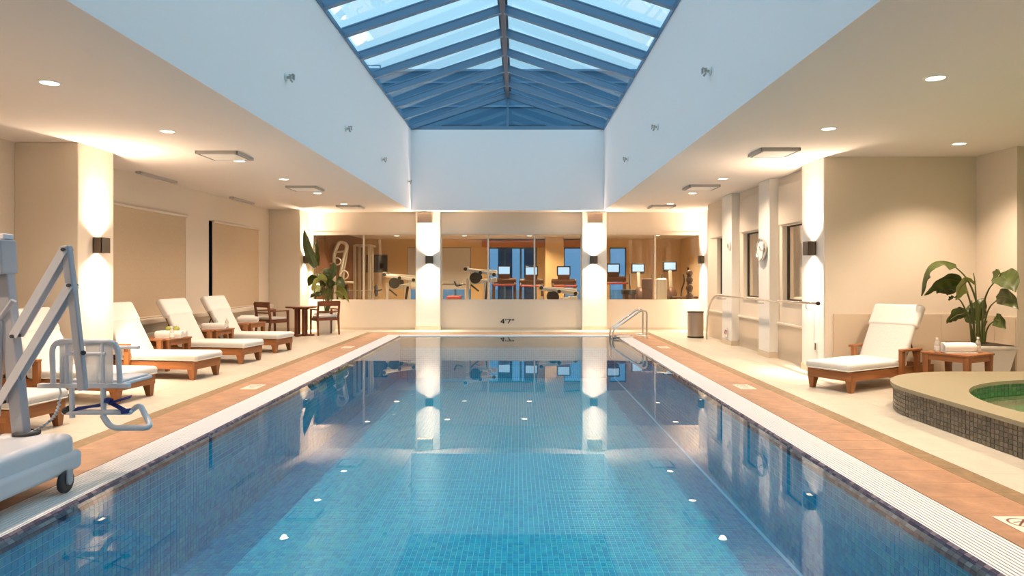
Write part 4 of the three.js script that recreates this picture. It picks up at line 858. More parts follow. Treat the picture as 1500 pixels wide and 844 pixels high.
{
  // bird-of-paradise in a tapered white planter before the alcove; the points come from the photograph at the planter's distance
  const D = 9.5, P = (x, y, dd = 0) => px(x, y, D + dd - Math.max(0, x - 1440) * 0.016);
  const p = thing('potted_plant', 'broad leaved potted plant in a white tapered planter by the hot tub', 'plant', [0, 0, 0]);
  const c = V(6.44, 0, -9.55);
  const sq = (w, y) => [V(c.x - w, y, c.z - w), V(c.x + w, y, c.z - w), V(c.x + w, y, c.z + w), V(c.x - w, y, c.z + w)];
  const pot = mesh('planter', [at(taper(0.44, 0.44, 0.64, 0.64, 0.54), c.x, 0.001, c.z), span(c.x - 0.335, c.x + 0.335, 0.5, 0.54, c.z - 0.335, c.z + 0.335, 0.008)], mat.planter, p);
  mesh('soil', span(c.x - 0.29, c.x + 0.29, 0.541, 0.55, c.z - 0.29, c.z + 0.29), mat.soil, pot);
  const root = (x) => P(x, 505);
  stalk([root(1432), P(1432, 450), P(1416, 408), P(1396, 388, 0.05)], 0.018, p);
  blade(P(1400, 388, 0.05), P(1350, 366, 0.0), P(1350, 434, -0.15), 0.17, mat.leaf, p, 0.6, V(0.5, 0.1, -0.8));
  stalk([root(1428), P(1424, 455), P(1412, 420), P(1400, 413)], 0.016, p);
  blade(P(1406, 413), P(1376, 400, -0.1), P(1354, 433, -0.2), 0.12, mat.leaf, p, 0.5, V(0.3, -0.8, -0.5));
  blade(P(1400, 428), P(1388, 418, 0.05), P(1372, 430, 0.1), 0.12, mat.leaf, p, 0.4, V(0.1, 0.9, 0.5));
  stalk([root(1424), P(1420, 470), P(1408, 442), P(1400, 436, -0.1)], 0.015, p);
  blade(P(1424, 412, -0.1), P(1408, 410, -0.1), P(1400, 440, -0.15), 0.13, mat.leafLight, p, 0.3, V(0.9, 0.2, -0.3));
  stalk([root(1436), P(1430, 440), P(1428, 412), P(1426, 400)], 0.012, p);
  stalk([root(1440), P(1440, 450), P(1448, 425), P(1456, 414)], 0.016, p);
  blade(P(1454, 412), P(1462, 402), P(1466, 400), 0.1, mat.leaf, p, 0.3, V(0.2, 0.9, 0.2));
  blade(P(1464, 404), P(1478, 408), P(1488, 428, -0.1), 0.15, mat.leaf, p, 0.35, V(0.7, 0.6, -0.2));
  stalk([root(1441), P(1443, 470), P(1450, 450), P(1460, 440)], 0.015, p);
  blade(P(1460, 438), P(1480, 428, -0.1), P(1492, 454, -0.1), 0.11, mat.leaf, p, 0.35, V(0.3, 0.9, -0.3));
  stalk([root(1425), P(1424, 485), P(1418, 466), P(1410, 460)], 0.013, p);
  blade(P(1416, 460, -0.1), P(1400, 458, -0.2), P(1387, 474, -0.25), 0.1, mat.leaf, p, 0.3, V(0.1, 0.95, 0.2));
  stalk([root(1442), P(1446, 482), P(1454, 472), P(1462, 470)], 0.012, p);
  blade(P(1456, 470), P(1466, 466, -0.05), P(1474, 482, -0.1), 0.09, mat.leaf, p, 0.3, V(0.3, 0.9, 0.1));
  blade(P(1436, 470), P(1434, 452), P(1444, 436, 0.1), 0.12, mat.leaf, p, 0.6, V(1, 0, 0.1));
  blade(P(1430, 474), P(1424, 460, 0.1), P(1420, 446, 0.2), 0.1, mat.leaf, p, 0.6, V(1, 0, 0.3));
  blade(P(1400, 436, -0.1), P(1396, 434, -0.1), P(1390, 441, -0.1), 0.06, mat.leaf, p, 0.3);
  for (const [x, t] of [[1427, 440], [1431, 445], [1435, 448], [1438, 452], [1442, 470]]) stalk([P(x, 505), P(x, 480), P(x + (x - 1434) * 0.5, t)], 0.014, p);
}
{
  // the corner plant before the gym glazing
  const D = 18.35, P = (x, y, dd = 0) => px(x, y, D + dd);
  const p = thing('corner_plant', 'tall broad leaved plant in the corner before the gym glazing', 'plant', [0, 0, 0]);
  const c = V(-5.15, 0, -D);
  const pot = mesh('planter', [at(taper(0.36, 0.36, 0.5, 0.5, 0.5), c.x, 0.001, c.z), span(c.x - 0.26, c.x + 0.26, 0.46, 0.5, c.z - 0.26, c.z + 0.26, 0.008)], mat.planter, p);
  mesh('soil', span(c.x - 0.22, c.x + 0.22, 0.501, 0.51, c.z - 0.22, c.z + 0.22), mat.soil, pot);
  const leaves = [[462, 392, 450, 368, 446, 336, 0.13], [466, 390, 460, 365, 464, 350, 0.1], [470, 400, 456, 400, 452, 420, 0.16], [478, 412, 466, 404, 457, 428, 0.2], [482, 410, 492, 398, 489, 384, 0.13], [476, 420, 470, 410, 462, 440, 0.18],
    [484, 420, 496, 404, 504, 422, 0.16], [490, 418, 500, 412, 512, 444, 0.13], [480, 426, 474, 416, 484, 436, 0.15], [486, 424, 478, 408, 470, 404, 0.15], [474, 430, 462, 424, 454, 436, 0.15], [488, 430, 498, 424, 503, 440, 0.12], [482, 404, 478, 392, 470, 396, 0.12]];
  leaves.forEach(([a, b, e, f, g, h, w], i) => {
    const dd = ((i * 37) % 11 - 5) * 0.04;
    stalk([V(c.x + (rnd() - 0.5) * 0.14, 0.51, c.z + (rnd() - 0.5) * 0.14), P((a + 481) / 2, (b + 462) / 2, dd / 2), P(a, b, dd)], 0.016, p);
    blade(P(a, b, dd), P(e, f, dd), P(g, h, dd), w, i % 4 === 3 ? mat.leafLight : mat.leaf, p, 0.3, V(0.75, 0.35, (i % 2 ? 0.5 : -0.5)));
  });
}
// ---------------------------------------------------------------- hot tub
{
  const t = thing('hot_tub', 'raised hot tub clad in brown mosaic with stone coping', 'hot tub', [0, 0, 0], 0, null, 'structure');
  const X0 = 4.12, ZF = -8.45, R = 1.28, H = 0.27, cx = X0 + R, cz = ZF + R, ZN = -2.6, X1 = 7.95;
  const ring = (off) => { const pts = []; pts.push([X0 - off, ZN]); for (let i = 0; i <= 20; i++) { const a = Math.PI + i / 20 * Math.PI / 2; pts.push([cx + Math.cos(a) * (R + off), cz + Math.sin(a) * (R + off)]); } return pts; };
  const outer = (off) => [...ring(off), [X1, ZF - off], [X1, ZN]];
  const hole = (r) => { const h = new THREE.Path(); h.absarc(6.05, 6.15, r, 0, Math.PI * 2, true); return h; };
  const slab = (off, h0, h1, r) => {
    const s = new THREE.Shape(outer(off).map(([x, z]) => new THREE.Vector2(x, -z))); s.holes.push(hole(r));
    const g = new THREE.ExtrudeGeometry(s, { depth: h1 - h0, bevelEnabled: false, curveSegments: 48 }); g.rotateX(-Math.PI / 2); g.translate(0, h0, 0);
    return metric(g);
  };
  mesh('tub_wall', slab(-0.008, 0.001, H, 1.72), mat.spaGrout, t);
  mesh('coping', slab(0.03, H, H + 0.04, 1.66), mat.spaCoping, t);
  mesh('tub_floor', at(new THREE.CylinderGeometry(1.74, 1.74, 0.03, 48), 6.05, 0.016, -6.15), mat.spaInner[0], t);
  // cladding: rows of mosaic tiles set along the outer face
  const g = bx(0.047, 0.0375, 0.008, 0, 0, 0, 0.0);
  const path = ring(0).map(([x, z]) => V(x, 0, z)), P = 0.0545;
  let carry = 0, count = 0; const rest = [[], [], []];
  for (let i = 1; i < path.length; i++) {
    const a = path[i - 1], b = path[i], L = a.distanceTo(b), d = b.clone().sub(a).normalize(), turn = Math.atan2(-d.z, d.x);
    for (let s = carry; s < L; s += P) {
      const q = a.clone().addScaledVector(d, s);
      for (let r = 0; r < 6; r++) {
        const m = Math.floor(rnd() * 3), y = 0.024 + r * 0.0445;
        if (q.z < -5.5 && q.z > -8.2 && count < 300) { count++; const o = mesh('mosaic_tile', g, mat.spaTile[m], t); o.position.set(q.x, y, q.z); o.rotation.y = turn; }
        else { const k = g.clone(); k.rotateY(turn); k.translate(q.x, y, q.z); rest[m].push(k); }
      }
      carry = s + P - L;
    }
    if (carry < 0) carry = 0;
  }
  rest.forEach((l, i) => { if (l.length) mesh('mosaic_tiles', l, mat.spaTile[i], t).userData.kind = 'stuff'; });
  // inner lining
  const inner = [[], []], gi = bx(0.05, 0.04, 0.008);
  for (let k = 0; k < 190; k++) for (let r = 0; r < 5; r++) { const a = k / 190 * Math.PI * 2, o = gi.clone(); o.rotateY(-a + Math.PI / 2); o.translate(6.05 + Math.cos(a) * 1.715, 0.245 - r * 0.045, -6.15 + Math.sin(a) * 1.715); inner[(k * 7 + r * 3) % 5 ? 0 : 1].push(o); }
  inner.forEach((l, i) => mesh('lining_tiles', l, mat.spaInner[i], t).userData.kind = 'stuff');
  mesh('overflow_slot', [bx(0.16, 0.03, 0.02, 4.62, 0.19, -7.05)].map((q) => q), mat.black, t);
  const w = new THREE.CircleGeometry(1.71, 48); w.rotateX(-Math.PI / 2); w.translate(6.05, 0.2, -6.15);
  single('hot_tub_water', w, mat.spaWater, 'still green water in the raised hot tub', 'water', null, 'structure');
}

// ---------------------------------------------------------------- pool lift
{
  const t = thing('pool_lift', 'white mobile pool lift with hanging seat and parallel arms', 'pool lift', [0, 0, 0]);
  const D = 4.75, P = (x, y, d = D) => px(x, y, d);
  const body = mesh('base_housing', (() => {
    const a = bx(0.58, 0.14, 1.64, -3.42, 0.19, -4.1, 0.04), b = bx(0.53, 0.2, 1.56, -3.42, 0.285, -4.1, 0.06);
    return merge([a, b]);
  })(), mat.liftWhite, t);
  mesh('mast_collar', at(lathe([[0.05, 0.0], [0.085, 0.0], [0.085, 0.02], [0.06, 0.025]], 24), -3.45, 0.386, -4.79), mat.rubber, body);
  const caster = (x, z) => {
    const c = mesh('caster_wheel', (() => { const g = lathe([[0.02, -0.02], [0.06, -0.02], [0.075, -0.012], [0.075, 0.012], [0.06, 0.02], [0.02, 0.02]], 26); g.rotateZ(Math.PI / 2); g.translate(x, 0.076, z); return g; })(), mat.rubber, t);
    mesh('caster_fork', [span(x - 0.034, x - 0.026, 0.07, 0.155, z - 0.03, z + 0.03), span(x + 0.026, x + 0.034, 0.07, 0.155, z - 0.03, z + 0.03), rod(V(x - 0.036, 0.076, z), V(x + 0.036, 0.076, z), 0.022)], mat.liftGrey, c);
  };
  for (const [x, z] of [[-3.13, -4.72], [-3.13, -3.42], [-3.62, -4.72], [-3.62, -3.42]]) caster(x, z);
  mesh('mast', bar(P(33, 648, 4.79), P(2, 352, 4.79), 0.09, 0.08, V(0, 0, 1), 0.012), mat.liftGrey, t);
  mesh('mast_cap', bar(P(2, 352, 4.79), P(1, 344, 4.79), 0.11, 0.1, V(0, 0, 1), 0.008), mat.liftWhite, t);
  mesh('control_box', bar(P(-4, 352, D + 0.02), P(-1, 402, D + 0.02), 0.16, 0.16, V(0, 0, 1), 0.015), mat.liftGrey, t);
  mesh('actuator', [rod(P(-8, 610), P(-2, 470), 0.035), rod(P(-2, 470), P(20, 440), 0.018)], mat.liftGrey, t);
  for (const [a, b, c, d] of [[24, 492, 98, 366], [2, 590, 106, 418]]) {
    const A = P(a, b), B = P(c, d), up = V(0, 0, 1), off = V(0, 0, 0.001);
    const arm = mesh('arm', [bar(A.clone().add(V(0, 0, 0.035)), B.clone().add(V(0, 0, 0.035)), 0.055, 0.008, up), bar(A.clone().add(V(0, 0, -0.035)), B.clone().add(V(0, 0, -0.035)), 0.055, 0.008, up), bar(A.clone().add(V(-0.018, 0.013, 0)), B.clone().add(V(-0.018, 0.013, 0)), 0.008, 0.07, up)], mat.liftWhite, t);
    for (const q of [A, B]) mesh('pivot_bolt', rod(q.clone().add(V(0, 0, -0.05)), q.clone().add(V(0, 0, 0.05)), 0.012), mat.rubber, arm);
  }
  mesh('end_link', bar(P(97, 360), P(106, 430), 0.055, 0.06, V(0, 0, 1), 0.01), mat.liftGrey, t);
  const pole = mesh('seat_pole', bar(P(106, 425), P(122, 572), 0.055, 0.05, V(0, 0, 1), 0.01), mat.liftGrey, t);
  mesh('pole_knob', rod(P(122, 517, D - 0.06), P(122, 517, D - 0.02), 0.017), mat.rubber, pole);
  // the seat
  const S = 5.0, Q = (x, y, d = S) => px(x, y, d);
  mesh('back_frame', pipe([Q(78, 565), Q(76, 500), Q(172, 500), Q(176, 565)], 0.019, 0.09), mat.liftWhite, t);
  mesh('back_panel', [bar(Q(88, 532), Q(106, 532), 0.012, 0.31), bar(Q(126, 532), Q(146, 532), 0.012, 0.31), bar(Q(148, 532), Q(165, 532), 0.012, 0.31), bar(Q(80, 504), Q(172, 504), 0.014, 0.03)], mat.clear, t);
  mesh('back_strut', [rod(Q(98, 502), Q(98, 565), 0.014), rod(Q(150, 502), Q(152, 565), 0.014), rod(Q(120, 502), Q(120, 565), 0.012)], mat.liftWhite, t);
  mesh('seat_beam', bar(Q(57, 565), Q(190, 565), 0.05, 0.035, V(0, 1, 0), 0.008), mat.liftWhite, t);
  mesh('seat_pan', [span(-3.36, -2.9, 0.69, 0.712, -5.02, -5.42, 0.01), span(-3.34, -2.92, 0.712, 0.73, -5.04, -5.4, 0.008)], mat.liftWhite, t);
  for (const s of [-5.44, -5.0]) mesh('seat_arm', pipe([V(-3.34, 0.72, s), V(-3.34, 0.93, s), V(-3.02, 0.93, s)], 0.014, 0.05), mat.liftWhite, t);
  for (const x of [105, 151]) mesh('drop_tube', rod(Q(x, 566), Q(x + 1, 612), 0.019), mat.liftWhite, t);
  mesh('leg_frame', pipe([Q(94, 604), Q(190, 604), Q(190, 604, S + 0.35), Q(100, 604, S + 0.35)], 0.02, 0.05, true), mat.liftWhite, t);
  mesh('footrest', pipe([Q(150, 608), Q(162, 627), Q(222, 627), Q(205, 592, S + 0.25), Q(190, 604, S + 0.3)], 0.021, 0.07), mat.liftWhite, t);
  const belt = (a, b, w = 0.035) => mesh('seat_belt', bar(a, b, w, 0.005, V(0, 1, 0.4)), mat.strap, t);
  belt(Q(96, 603), Q(152, 592)); belt(Q(158, 588), Q(188, 604)); belt(Q(160, 591), Q(192, 581)); belt(Q(112, 598, S + 0.1), Q(150, 594, S + 0.2));
  mesh('belt_buckle', [bar(Q(180, 603), Q(189, 602), 0.05, 0.03), bar(Q(155, 586), Q(163, 588), 0.045, 0.03)], mat.strap, t);
  mesh('grip', rod(Q(94, 603), Q(102, 599), 0.026), mat.rubber, t);
  mesh('cable', (() => { const pts = []; for (let i = 0; i <= 60; i++) { const u = i / 60, x = 88 - u * u * 46 - u * 4, y = 566 + 70 * Math.sqrt(u); const q = px(x, y, 4.95 - u * 0.15); pts.push(q.add(V(Math.sin(i * 1.6) * 0.008, 0, Math.cos(i * 1.6) * 0.008))); } return sweep(pts, 0.007, false, 6); })(), mat.liftWhite, t);
}
// ---------------------------------------------------------------- the gym behind the glazing
{
  const Z0 = -19.2, Z1 = -26.5, XL = -5.95, XR = 6.3, H = 2.92;
  const g = (name, label, list, m) => single(name, list, m, label, 'wall', null, 'structure');
  single('floor_gym', [span(XL - 0.2, XR + 0.2, -0.1, 0.0, Z0, Z1 - 0.2)], mat.gymFloor, 'brown gym floor behind the glazing', 'floor', null, 'structure');
  single('ceiling_gym', [span(XL - 0.2, XR + 0.2, H, H + 0.15, Z0 + 0.01, Z1 - 0.2)], mat.ceiling, 'pale gym ceiling behind the glazing', 'ceiling', null, 'structure');
  g('wall_gym_left', 'dark brown panelled side wall of the gym', [span(XL - 0.2, XL, 0, H, Z0, Z1 - 0.2)], mat.gymBrown);
  g('wall_gym_right', 'tan side wall of the gym behind the ellipticals', [span(XR, XR + 0.2, 0, H, Z0, Z1 - 0.2)], mat.gymWall);
  const wins = [[-4.3, -1.83], [-1.14, 0.72], [1.78, 2.6], [3.55, 4.2]], b0 = 0.35, b1 = 2.6;
  const solid = [[XL, -4.3], [-1.83, -1.14], [0.72, 1.78], [2.6, 3.55], [4.2, XR]];
  g('wall_gym_back', 'tan rear wall of the gym with blue windows', [span(XL, XR, 0, b0, Z1 - 0.2, Z1), span(XL, XR, b1, H, Z1 - 0.2, Z1), ...solid.map(([a, b]) => span(a, b, b0, b1, Z1 - 0.2, Z1))], mat.gymWall);
  wins.forEach(([a, b], i) => {
    const w = thing('window_' + (i + 14), ['wide gym window half covered by a pale blind', 'wide blue gym window behind the treadmills', 'blue gym window beside the gym pillar', 'narrow blue gym window behind the ellipticals'][i], 'window', [0, 0, 0], 0, null, 'structure');
    mesh('pane', span(a, b, b0, b1, Z1 - 0.1, Z1 - 0.09), mat.blueGlass, w);
    const n = Math.max(1, Math.round((b - a) / 0.62));
    mesh('frame', [span(a, b, b0, b0 + 0.05, Z1 - 0.13, Z1 - 0.03), span(a, b, b1 - 0.05, b1, Z1 - 0.13, Z1 - 0.03), ...range(n + 1).map((k) => { const x = a + (b - a) * k / n; return span(x - 0.035, x + 0.035, b0, b1, Z1 - 0.13, Z1 - 0.03); })], mat.facade, w);
  });
  const bl = thing('gym_blind', 'pale grey blind over the wide gym window', 'blind', [0, 0, 0]);
  mesh('fabric', span(-4.28, -1.85, 1.0, 2.58, Z1, Z1 + 0.008), mat.blind, bl);
  mesh('bottom_rail', span(-4.28, -1.85, 0.97, 1.0, Z1, Z1 + 0.02), mat.frame, bl);
  const out = thing('street_post', 'dark square post outside the blue gym windows', 'post', [-0.55, -0.35, -29], 0, 'posts outside the gym windows');
  mesh('shaft', span(-0.3, 0.3, 0, 4.2, -0.2, 0.2), mat.facade, out); mesh('plinth', span(-0.36, 0.36, 0, 0.2, -0.26, 0.26), mat.slab, out);
  copy(out, [0.55, -0.35, -29], 0); copy(out, [1.62, -0.35, -29], 0, 'dark square post outside, half hidden by the gym pillar');
  single('trim_6', [span(-1.4, 3.3, 2.6, 2.86, Z1, Z1 + 0.25)], mat.orange, 'orange brown pelmet above the gym windows', 'pelmet', null, 'structure');
  const pl = thing('gym_pillar', 'cream gym pillar between the blue windows', 'column', [0, 0, 0], 0, null, 'structure');
  mesh('shaft', span(1.0, 1.66, 0, H, -25.4, -24.9, 0.01), mat.gymWall, pl); mesh('panel', span(1.12, 1.5, 2.35, 2.5, -24.9, -24.88), mat.wainscot, pl);
  // gym lamps
  let first = null;
  for (const [x, z] of [[-4.6, -20.8], [-2.2, -21.2], [0.2, -21.2], [2.6, -21.2], [4.8, -20.8], [-4.3, -24.2], [-1.9, -24.2], [0.4, -24.2], [2.8, -24.2], [4.9, -24]]) {
    let d;
    if (first) d = copy(first, [x, H, z], 0);
    else {
      d = first = thing('gym_downlight', 'round recessed downlight in the gym ceiling', 'downlight', [x, H, z], 0, 'downlights in the gym ceiling');
      mesh('trim_ring', lathe([[0.085, 0.004], [0.088, -0.008], [0.108, -0.006], [0.11, 0.001]], 24), mat.trimWhite, d);
      mesh('diffuser', at(new THREE.CylinderGeometry(0.088, 0.088, 0.008, 24), 0, -0.003, 0), mat.lamp, d);
    }
  }
  for (const o of [...scene.children].filter((o) => /^gym_downlight/.test(o.name))) spot(o, V(0, -0.015, 0), V(0, -1, 0), GYM_POWER, 1.2, 0.7, GYMWARM);

  // television on the brown wall corner
  const tv = thing('wall_television', 'black wall television in the gym corner', 'television', [0, 0, 0]);
  mesh('panel', span(-5.75, -4.95, 1.62, 2.3, -25.9, -25.84, 0.01), mat.black, tv); mesh('glass_face', span(-5.71, -4.99, 1.66, 2.26, -25.84, -25.836), phys(lin(0.01, 0.01, 0.01), 0.15, {}), tv); mesh('wall_arm', [rod(V(-5.35, 1.95, -25.9), V(-5.35, 1.95, -26.5), 0.03)], mat.black, tv);

  // cable machine: tall curved silver frame by the brown wall
  {
    const D = 21.6, P = (x, y, d = D) => px(x, y, d), c = thing('cable_machine', 'tall silver cable machine with curved frame by the brown gym wall', 'gym machine', [0, 0, 0]);
    const fl = (x, d = D) => V((x - VPX) * d / F, 0, -d);
    mesh('frame', pipe([fl(491), P(488, 372), P(496, 353), P(508, 358), P(499, 398), fl(496)], 0.045, 0.14), mat.gymMetal, c);
    mesh('frame', pipe([fl(491, D + 0.6), P(490, 372, D + 0.6), P(498, 353, D + 0.6), P(510, 358, D + 0.6), P(503, 398, D + 0.6), fl(500, D + 0.6)], 0.045, 0.14), mat.gymMetal, c);
    mesh('crossbar', [rod(P(489, 370), P(506, 368), 0.03), rod(P(466, 386), P(489, 386), 0.03), rod(P(487, 413), P(518, 414), 0.04)], mat.gymMetal, c);
    mesh('pulley', [at(new THREE.TorusGeometry(0.11, 0.022, 8, 24), ...P(494, 383, D - 0.1).toArray()), at(new THREE.TorusGeometry(0.13, 0.022, 8, 24), ...P(504, 403, D - 0.1).toArray())], mat.gymMetal, c);
    mesh('weight_stack', range(12).map((i) => span(-5.75, -5.45, 0.12 + i * 0.085, 0.195 + i * 0.085, -D - 0.1, -D - 0.3)), mat.black, c);
    mesh('foot', [span(-5.85, -5.35, 0, 0.08, -D + 0.08, -D - 0.7)], mat.black, c);
  }
  // smith rack: upright poles
  {
    const D = 23.2, c = thing('weight_rack', 'tall rack of pale upright poles beside the gym television', 'gym machine', [0, 0, 0]);
    for (const [x, d] of [[519.5, D], [526.5, D + 1.1], [541, D], [545, D + 1.1]]) { const X = (x - VPX) * d / F; mesh('upright', span(X - 0.04, X + 0.04, 0, 2.55, -d - 0.04, -d + 0.04), mat.gymMetal, c); }
    const X0 = (519.5 - VPX) * D / F, X1 = (541 - VPX) * D / F;
    mesh('crossbar', [span(X0, X1, 2.5, 2.57, -D - 0.03, -D + 0.03), span(X0, X0 + 0.06, 2.5, 2.57, -D - 1.1, -D), span(X1 - 0.06, X1, 2.5, 2.57, -D - 1.1, -D), span(X0 - 0.1, X1 + 0.1, 0, 0.06, -D - 0.05, -D + 0.05)], mat.gymMetal, c);
    mesh('barbell', [rod(V(X0 - 0.35, 1.0, -D + 0.08), V(X1 + 0.35, 1.0, -D + 0.08), 0.015)], mat.gymMetal, c);
    for (const s of [X0 - 0.25, X1 + 0.25]) mesh('weight_plate', rod(V(s - 0.025, 1.0, -D + 0.08), V(s + 0.025, 1.0, -D + 0.08), 0.2, 0.2, 24), mat.black, c);
  }
  // lever machines with horizontal silver beams
  const lever = (label, x0, x1, yTop, d, flip) => {
    const c = thing('lever_machine', label, 'gym machine', [0, 0, 0], 0, 'silver lever machines');
    const X = (x) => (x - VPX) * d / F, top = EYE - (yTop - VPY) * d / F, a = X(x0), b = X(x1), w = b - a, q = flip ? a + w * 0.72 : a + w * 0.68;
    mesh('frame', [span(q - 0.1, q + 0.1, 0, top - 0.35, -d - 0.14, -d + 0.14, 0.02), span(a, b, 0, 0.09, -d - 0.1, -d + 0.1, 0.02), span(a + 0.04, a + 0.12, 0, top - 0.3, -d - 0.05, -d + 0.05, 0.01)], mat.gymMetal, c);
    mesh('lever_arm', [bar(V(a, top - 0.05, -d - 0.3), V(b, top - 0.12, -d - 0.3), 0.1, 0.11, V(0, 1, 0), 0.03), bar(V(a, top - 0.05, -d + 0.3), V(b, top - 0.2, -d + 0.3), 0.1, 0.11, V(0, 1, 0), 0.03), bar(V(a + 0.05, top, -d - 0.36), V(a + 0.05, top, -d + 0.36), 0.1, 0.1)], mat.gymMetal, c);
    mesh('weight_horn', [rod(V(a + w * 0.35, top - 0.3, -d - 0.4), V(a + w * 0.35, top - 0.3, -d + 0.4), 0.05), bar(V(a + w * 0.2, top - 0.45, -d), V(b, top - 0.35, -d), 0.12, 0.14, V(0, 1, 0), 0.02), rod(V(q + 0.1, top - 0.35, -d - 0.3), V(q + 0.1, top - 0.35, -d + 0.3), 0.06)], mat.gymMetal, c);
    mesh('handle', [pipe([V(a - 0.05, top - 0.5, -d + 0.2), V(a - 0.25, top - 0.55, -d + 0.2), V(a - 0.3, top - 0.4, -d + 0.2)], 0.025), pipe([V(a + 0.2, top - 0.5, -d + 0.35), V(a + 0.45, top - 0.7, -d + 0.35)], 0.025)], mat.black, c);
    for (const s of [-1, 1]) mesh('weight_plate', rod(V(a + w * 0.35, top - 0.3, -d + s * 0.34), V(a + w * 0.35, top - 0.3, -d + s * 0.42), 0.17, 0.17, 24), mat.black, c);
    for (const [u, v] of [[0.04, 0.03], [0.5, 0.14], [0.92, 0.2]]) mesh('pivot', rod(V(a + w * u, top - v, -d + 0.24), V(a + w * u, top - v, -d + 0.37), 0.055, 0.055, 16), mat.black, c);
    mesh('seat', [span(a + w * 0.3, a + w * 0.62, 0.42, 0.52, -d - 0.18, -d + 0.22, 0.03)], mat.gymBrownSeat, c);
    mesh('back_pad', [bar(V(a + w * 0.62, 0.5, -d), V(a + w * 0.72, top - 0.4, -d), 0.3, 0.09, V(1, 0, 0), 0.03)], mat.gymBrownSeat, c);
  };
  lever('silver lever machine between gym glazing and the bright column', 564, 612, 401, 22, false);
  lever('silver lever machine with long beams in the middle of the gym', 681, 728, 393, 21, false);
  lever('low silver lever machine in front of the gym pillar', 790, 846, 420, 20.5, true);
  // flat bench with red pad
  {
    const D = 22.4, X = (664 - VPX) * D / F, c = thing('weight_bench', 'weight bench with red pad and uprights behind the glazing', 'bench', [X, 0, -D]);
    mesh('pad', [span(-0.2, 0.25, 0.72, 0.84, -0.5, 0.3, 0.03)], mat.gymRed, c);
    mesh('frame', [span(-0.05, 0.05, 0.05, 0.72, -0.4, -0.3), span(-0.05, 0.05, 0.05, 0.72, 0.1, 0.2), span(-0.3, 0.3, 0, 0.06, -0.4, -0.3), span(-0.3, 0.3, 0, 0.06, 0.1, 0.2)], mat.gymMetal, c);
    for (const x of [-0.42, 0.36]) mesh('upright', pipe([V(x, 0, -0.5), V(x, 1.0, -0.5), V(x + 0.03, 1.25, -0.45)], 0.03), mat.gymMetal, c);
    mesh('barbell', rod(V(-0.5, 1.22, -0.42), V(0.45, 1.22, -0.42), 0.016), mat.black, c);
  }
  // treadmills
  const treadmill = (label, x, y, d) => {
    const k = d / F, X = (x - VPX) * k, top = EYE - (y - VPY) * k, c = thing('treadmill', label, 'treadmill', [X, 0, -d], 0, 'treadmills facing the blue windows');
    mesh('deck', [span(-0.42, 0.42, 0.02, 0.2, -0.9, 0.9, 0.04)], mat.gymMetal, c); mesh('belt', [span(-0.27, 0.27, 0.2, 0.205, -0.7, 0.88)], mat.black, c);
    for (const s of [-1, 1]) mesh('upright', [bar(V(s * 0.38, 0.15, -0.5), V(s * 0.36, top - 0.34, -0.72), 0.07, 0.1, V(1, 0, 0), 0.02), rod(V(s * 0.36, top - 0.42, -0.7), V(s * 0.38, top - 0.5, -0.1), 0.03)], mat.gymBrownSeat, c);
    mesh('console', [bar(V(-0.42, top - 0.36, -0.7), V(0.42, top - 0.36, -0.7), 0.22, 0.16, V(0, 1, 0.3), 0.04), bar(V(-0.2, top - 0.22, -0.74), V(0.2, top - 0.22, -0.74), 0.1, 0.2, V(0, 1, 0), 0.04)], mat.gymBrownSeat, c);
    mesh('hand_bar', rod(V(-0.36, top - 0.5, -0.12), V(0.36, top - 0.5, -0.12), 0.035), mat.gymRed, c);
    mesh('screen_bezel', [span(-0.23, 0.23, top - 0.17, top + 0.17, -0.79, -0.75, 0.02)], mat.black, c);
    mesh('screen', span(-0.19, 0.19, top - 0.12, top + 0.13, -0.75, -0.745), mat.screen, c);
  };
  treadmill('treadmill with lit screen behind the long silver beams', 738, 396, 23);
  treadmill('treadmill with lit screen before the blue window', 779, 397, 22.6);
  treadmill('treadmill with lit screen beside the gym pillar', 828, 397, 22.2);
  treadmill('treadmill with lit screen behind the bright column and pool handrail', 903, 393, 22.6);
  // ellipticals
  const elliptical = (label, x, y, d) => {
    const k = d / F, X = (x - VPX) * k, top = EYE - (y - VPY) * k, c = thing('elliptical_trainer', label, 'elliptical', [X, 0, -d], 0, 'elliptical trainers');
    mesh('base', [span(-0.08, 0.08, 0.02, 0.12, -0.9, 0.9, 0.02), span(-0.32, 0.32, 0, 0.08, 0.82, 0.92), span(-0.32, 0.32, 0, 0.08, -0.92, -0.82)], mat.black, c);
    mesh('drive_cover', (() => { const g2 = lathe([[0, -0.13], [0.36, -0.13], [0.42, -0.09], [0.42, 0.09], [0.36, 0.13], [0, 0.13]], 28); g2.rotateZ(Math.PI / 2); g2.scale(1, 1.15, 0.8); g2.translate(0, 0.62, -0.45); return g2; })(), mat.gymBrownSeat, c);
    mesh('column', [bar(V(0, 0.9, -0.5), V(0, top - 0.15, -0.7), 0.1, 0.12, V(1, 0, 0), 0.03)], mat.gymMetal, c);
    for (const s of [-1, 1]) {
      mesh('swing_arm', pipe([V(s * 0.3, 0.35, -0.3), V(s * 0.33, 0.95, -0.42), V(s * 0.4, 1.3, -0.2), V(s * 0.38, 1.55, -0.28)], 0.025, 0.15), mat.black, c);
      mesh('pedal', [span(s * 0.18 - 0.08, s * 0.18 + 0.08, 0.3 + s * 0.06, 0.35 + s * 0.06, 0.0, 0.42, 0.015), bar(V(s * 0.25, 0.3, -0.4), V(s * 0.25, 0.28 + s * 0.06, 0.4), 0.04, 0.05)], mat.black, c);
    }
    mesh('screen_bezel', [span(-0.25, 0.25, top - 0.18, top + 0.18, -0.76, -0.72, 0.02)], mat.black, c);
    mesh('screen', span(-0.2, 0.2, top - 0.11, top + 0.14, -0.72, -0.715), mat.screen, c);
  };
  elliptical('elliptical trainer with lit screen before the tan gym wall', 940, 393, 24.0);
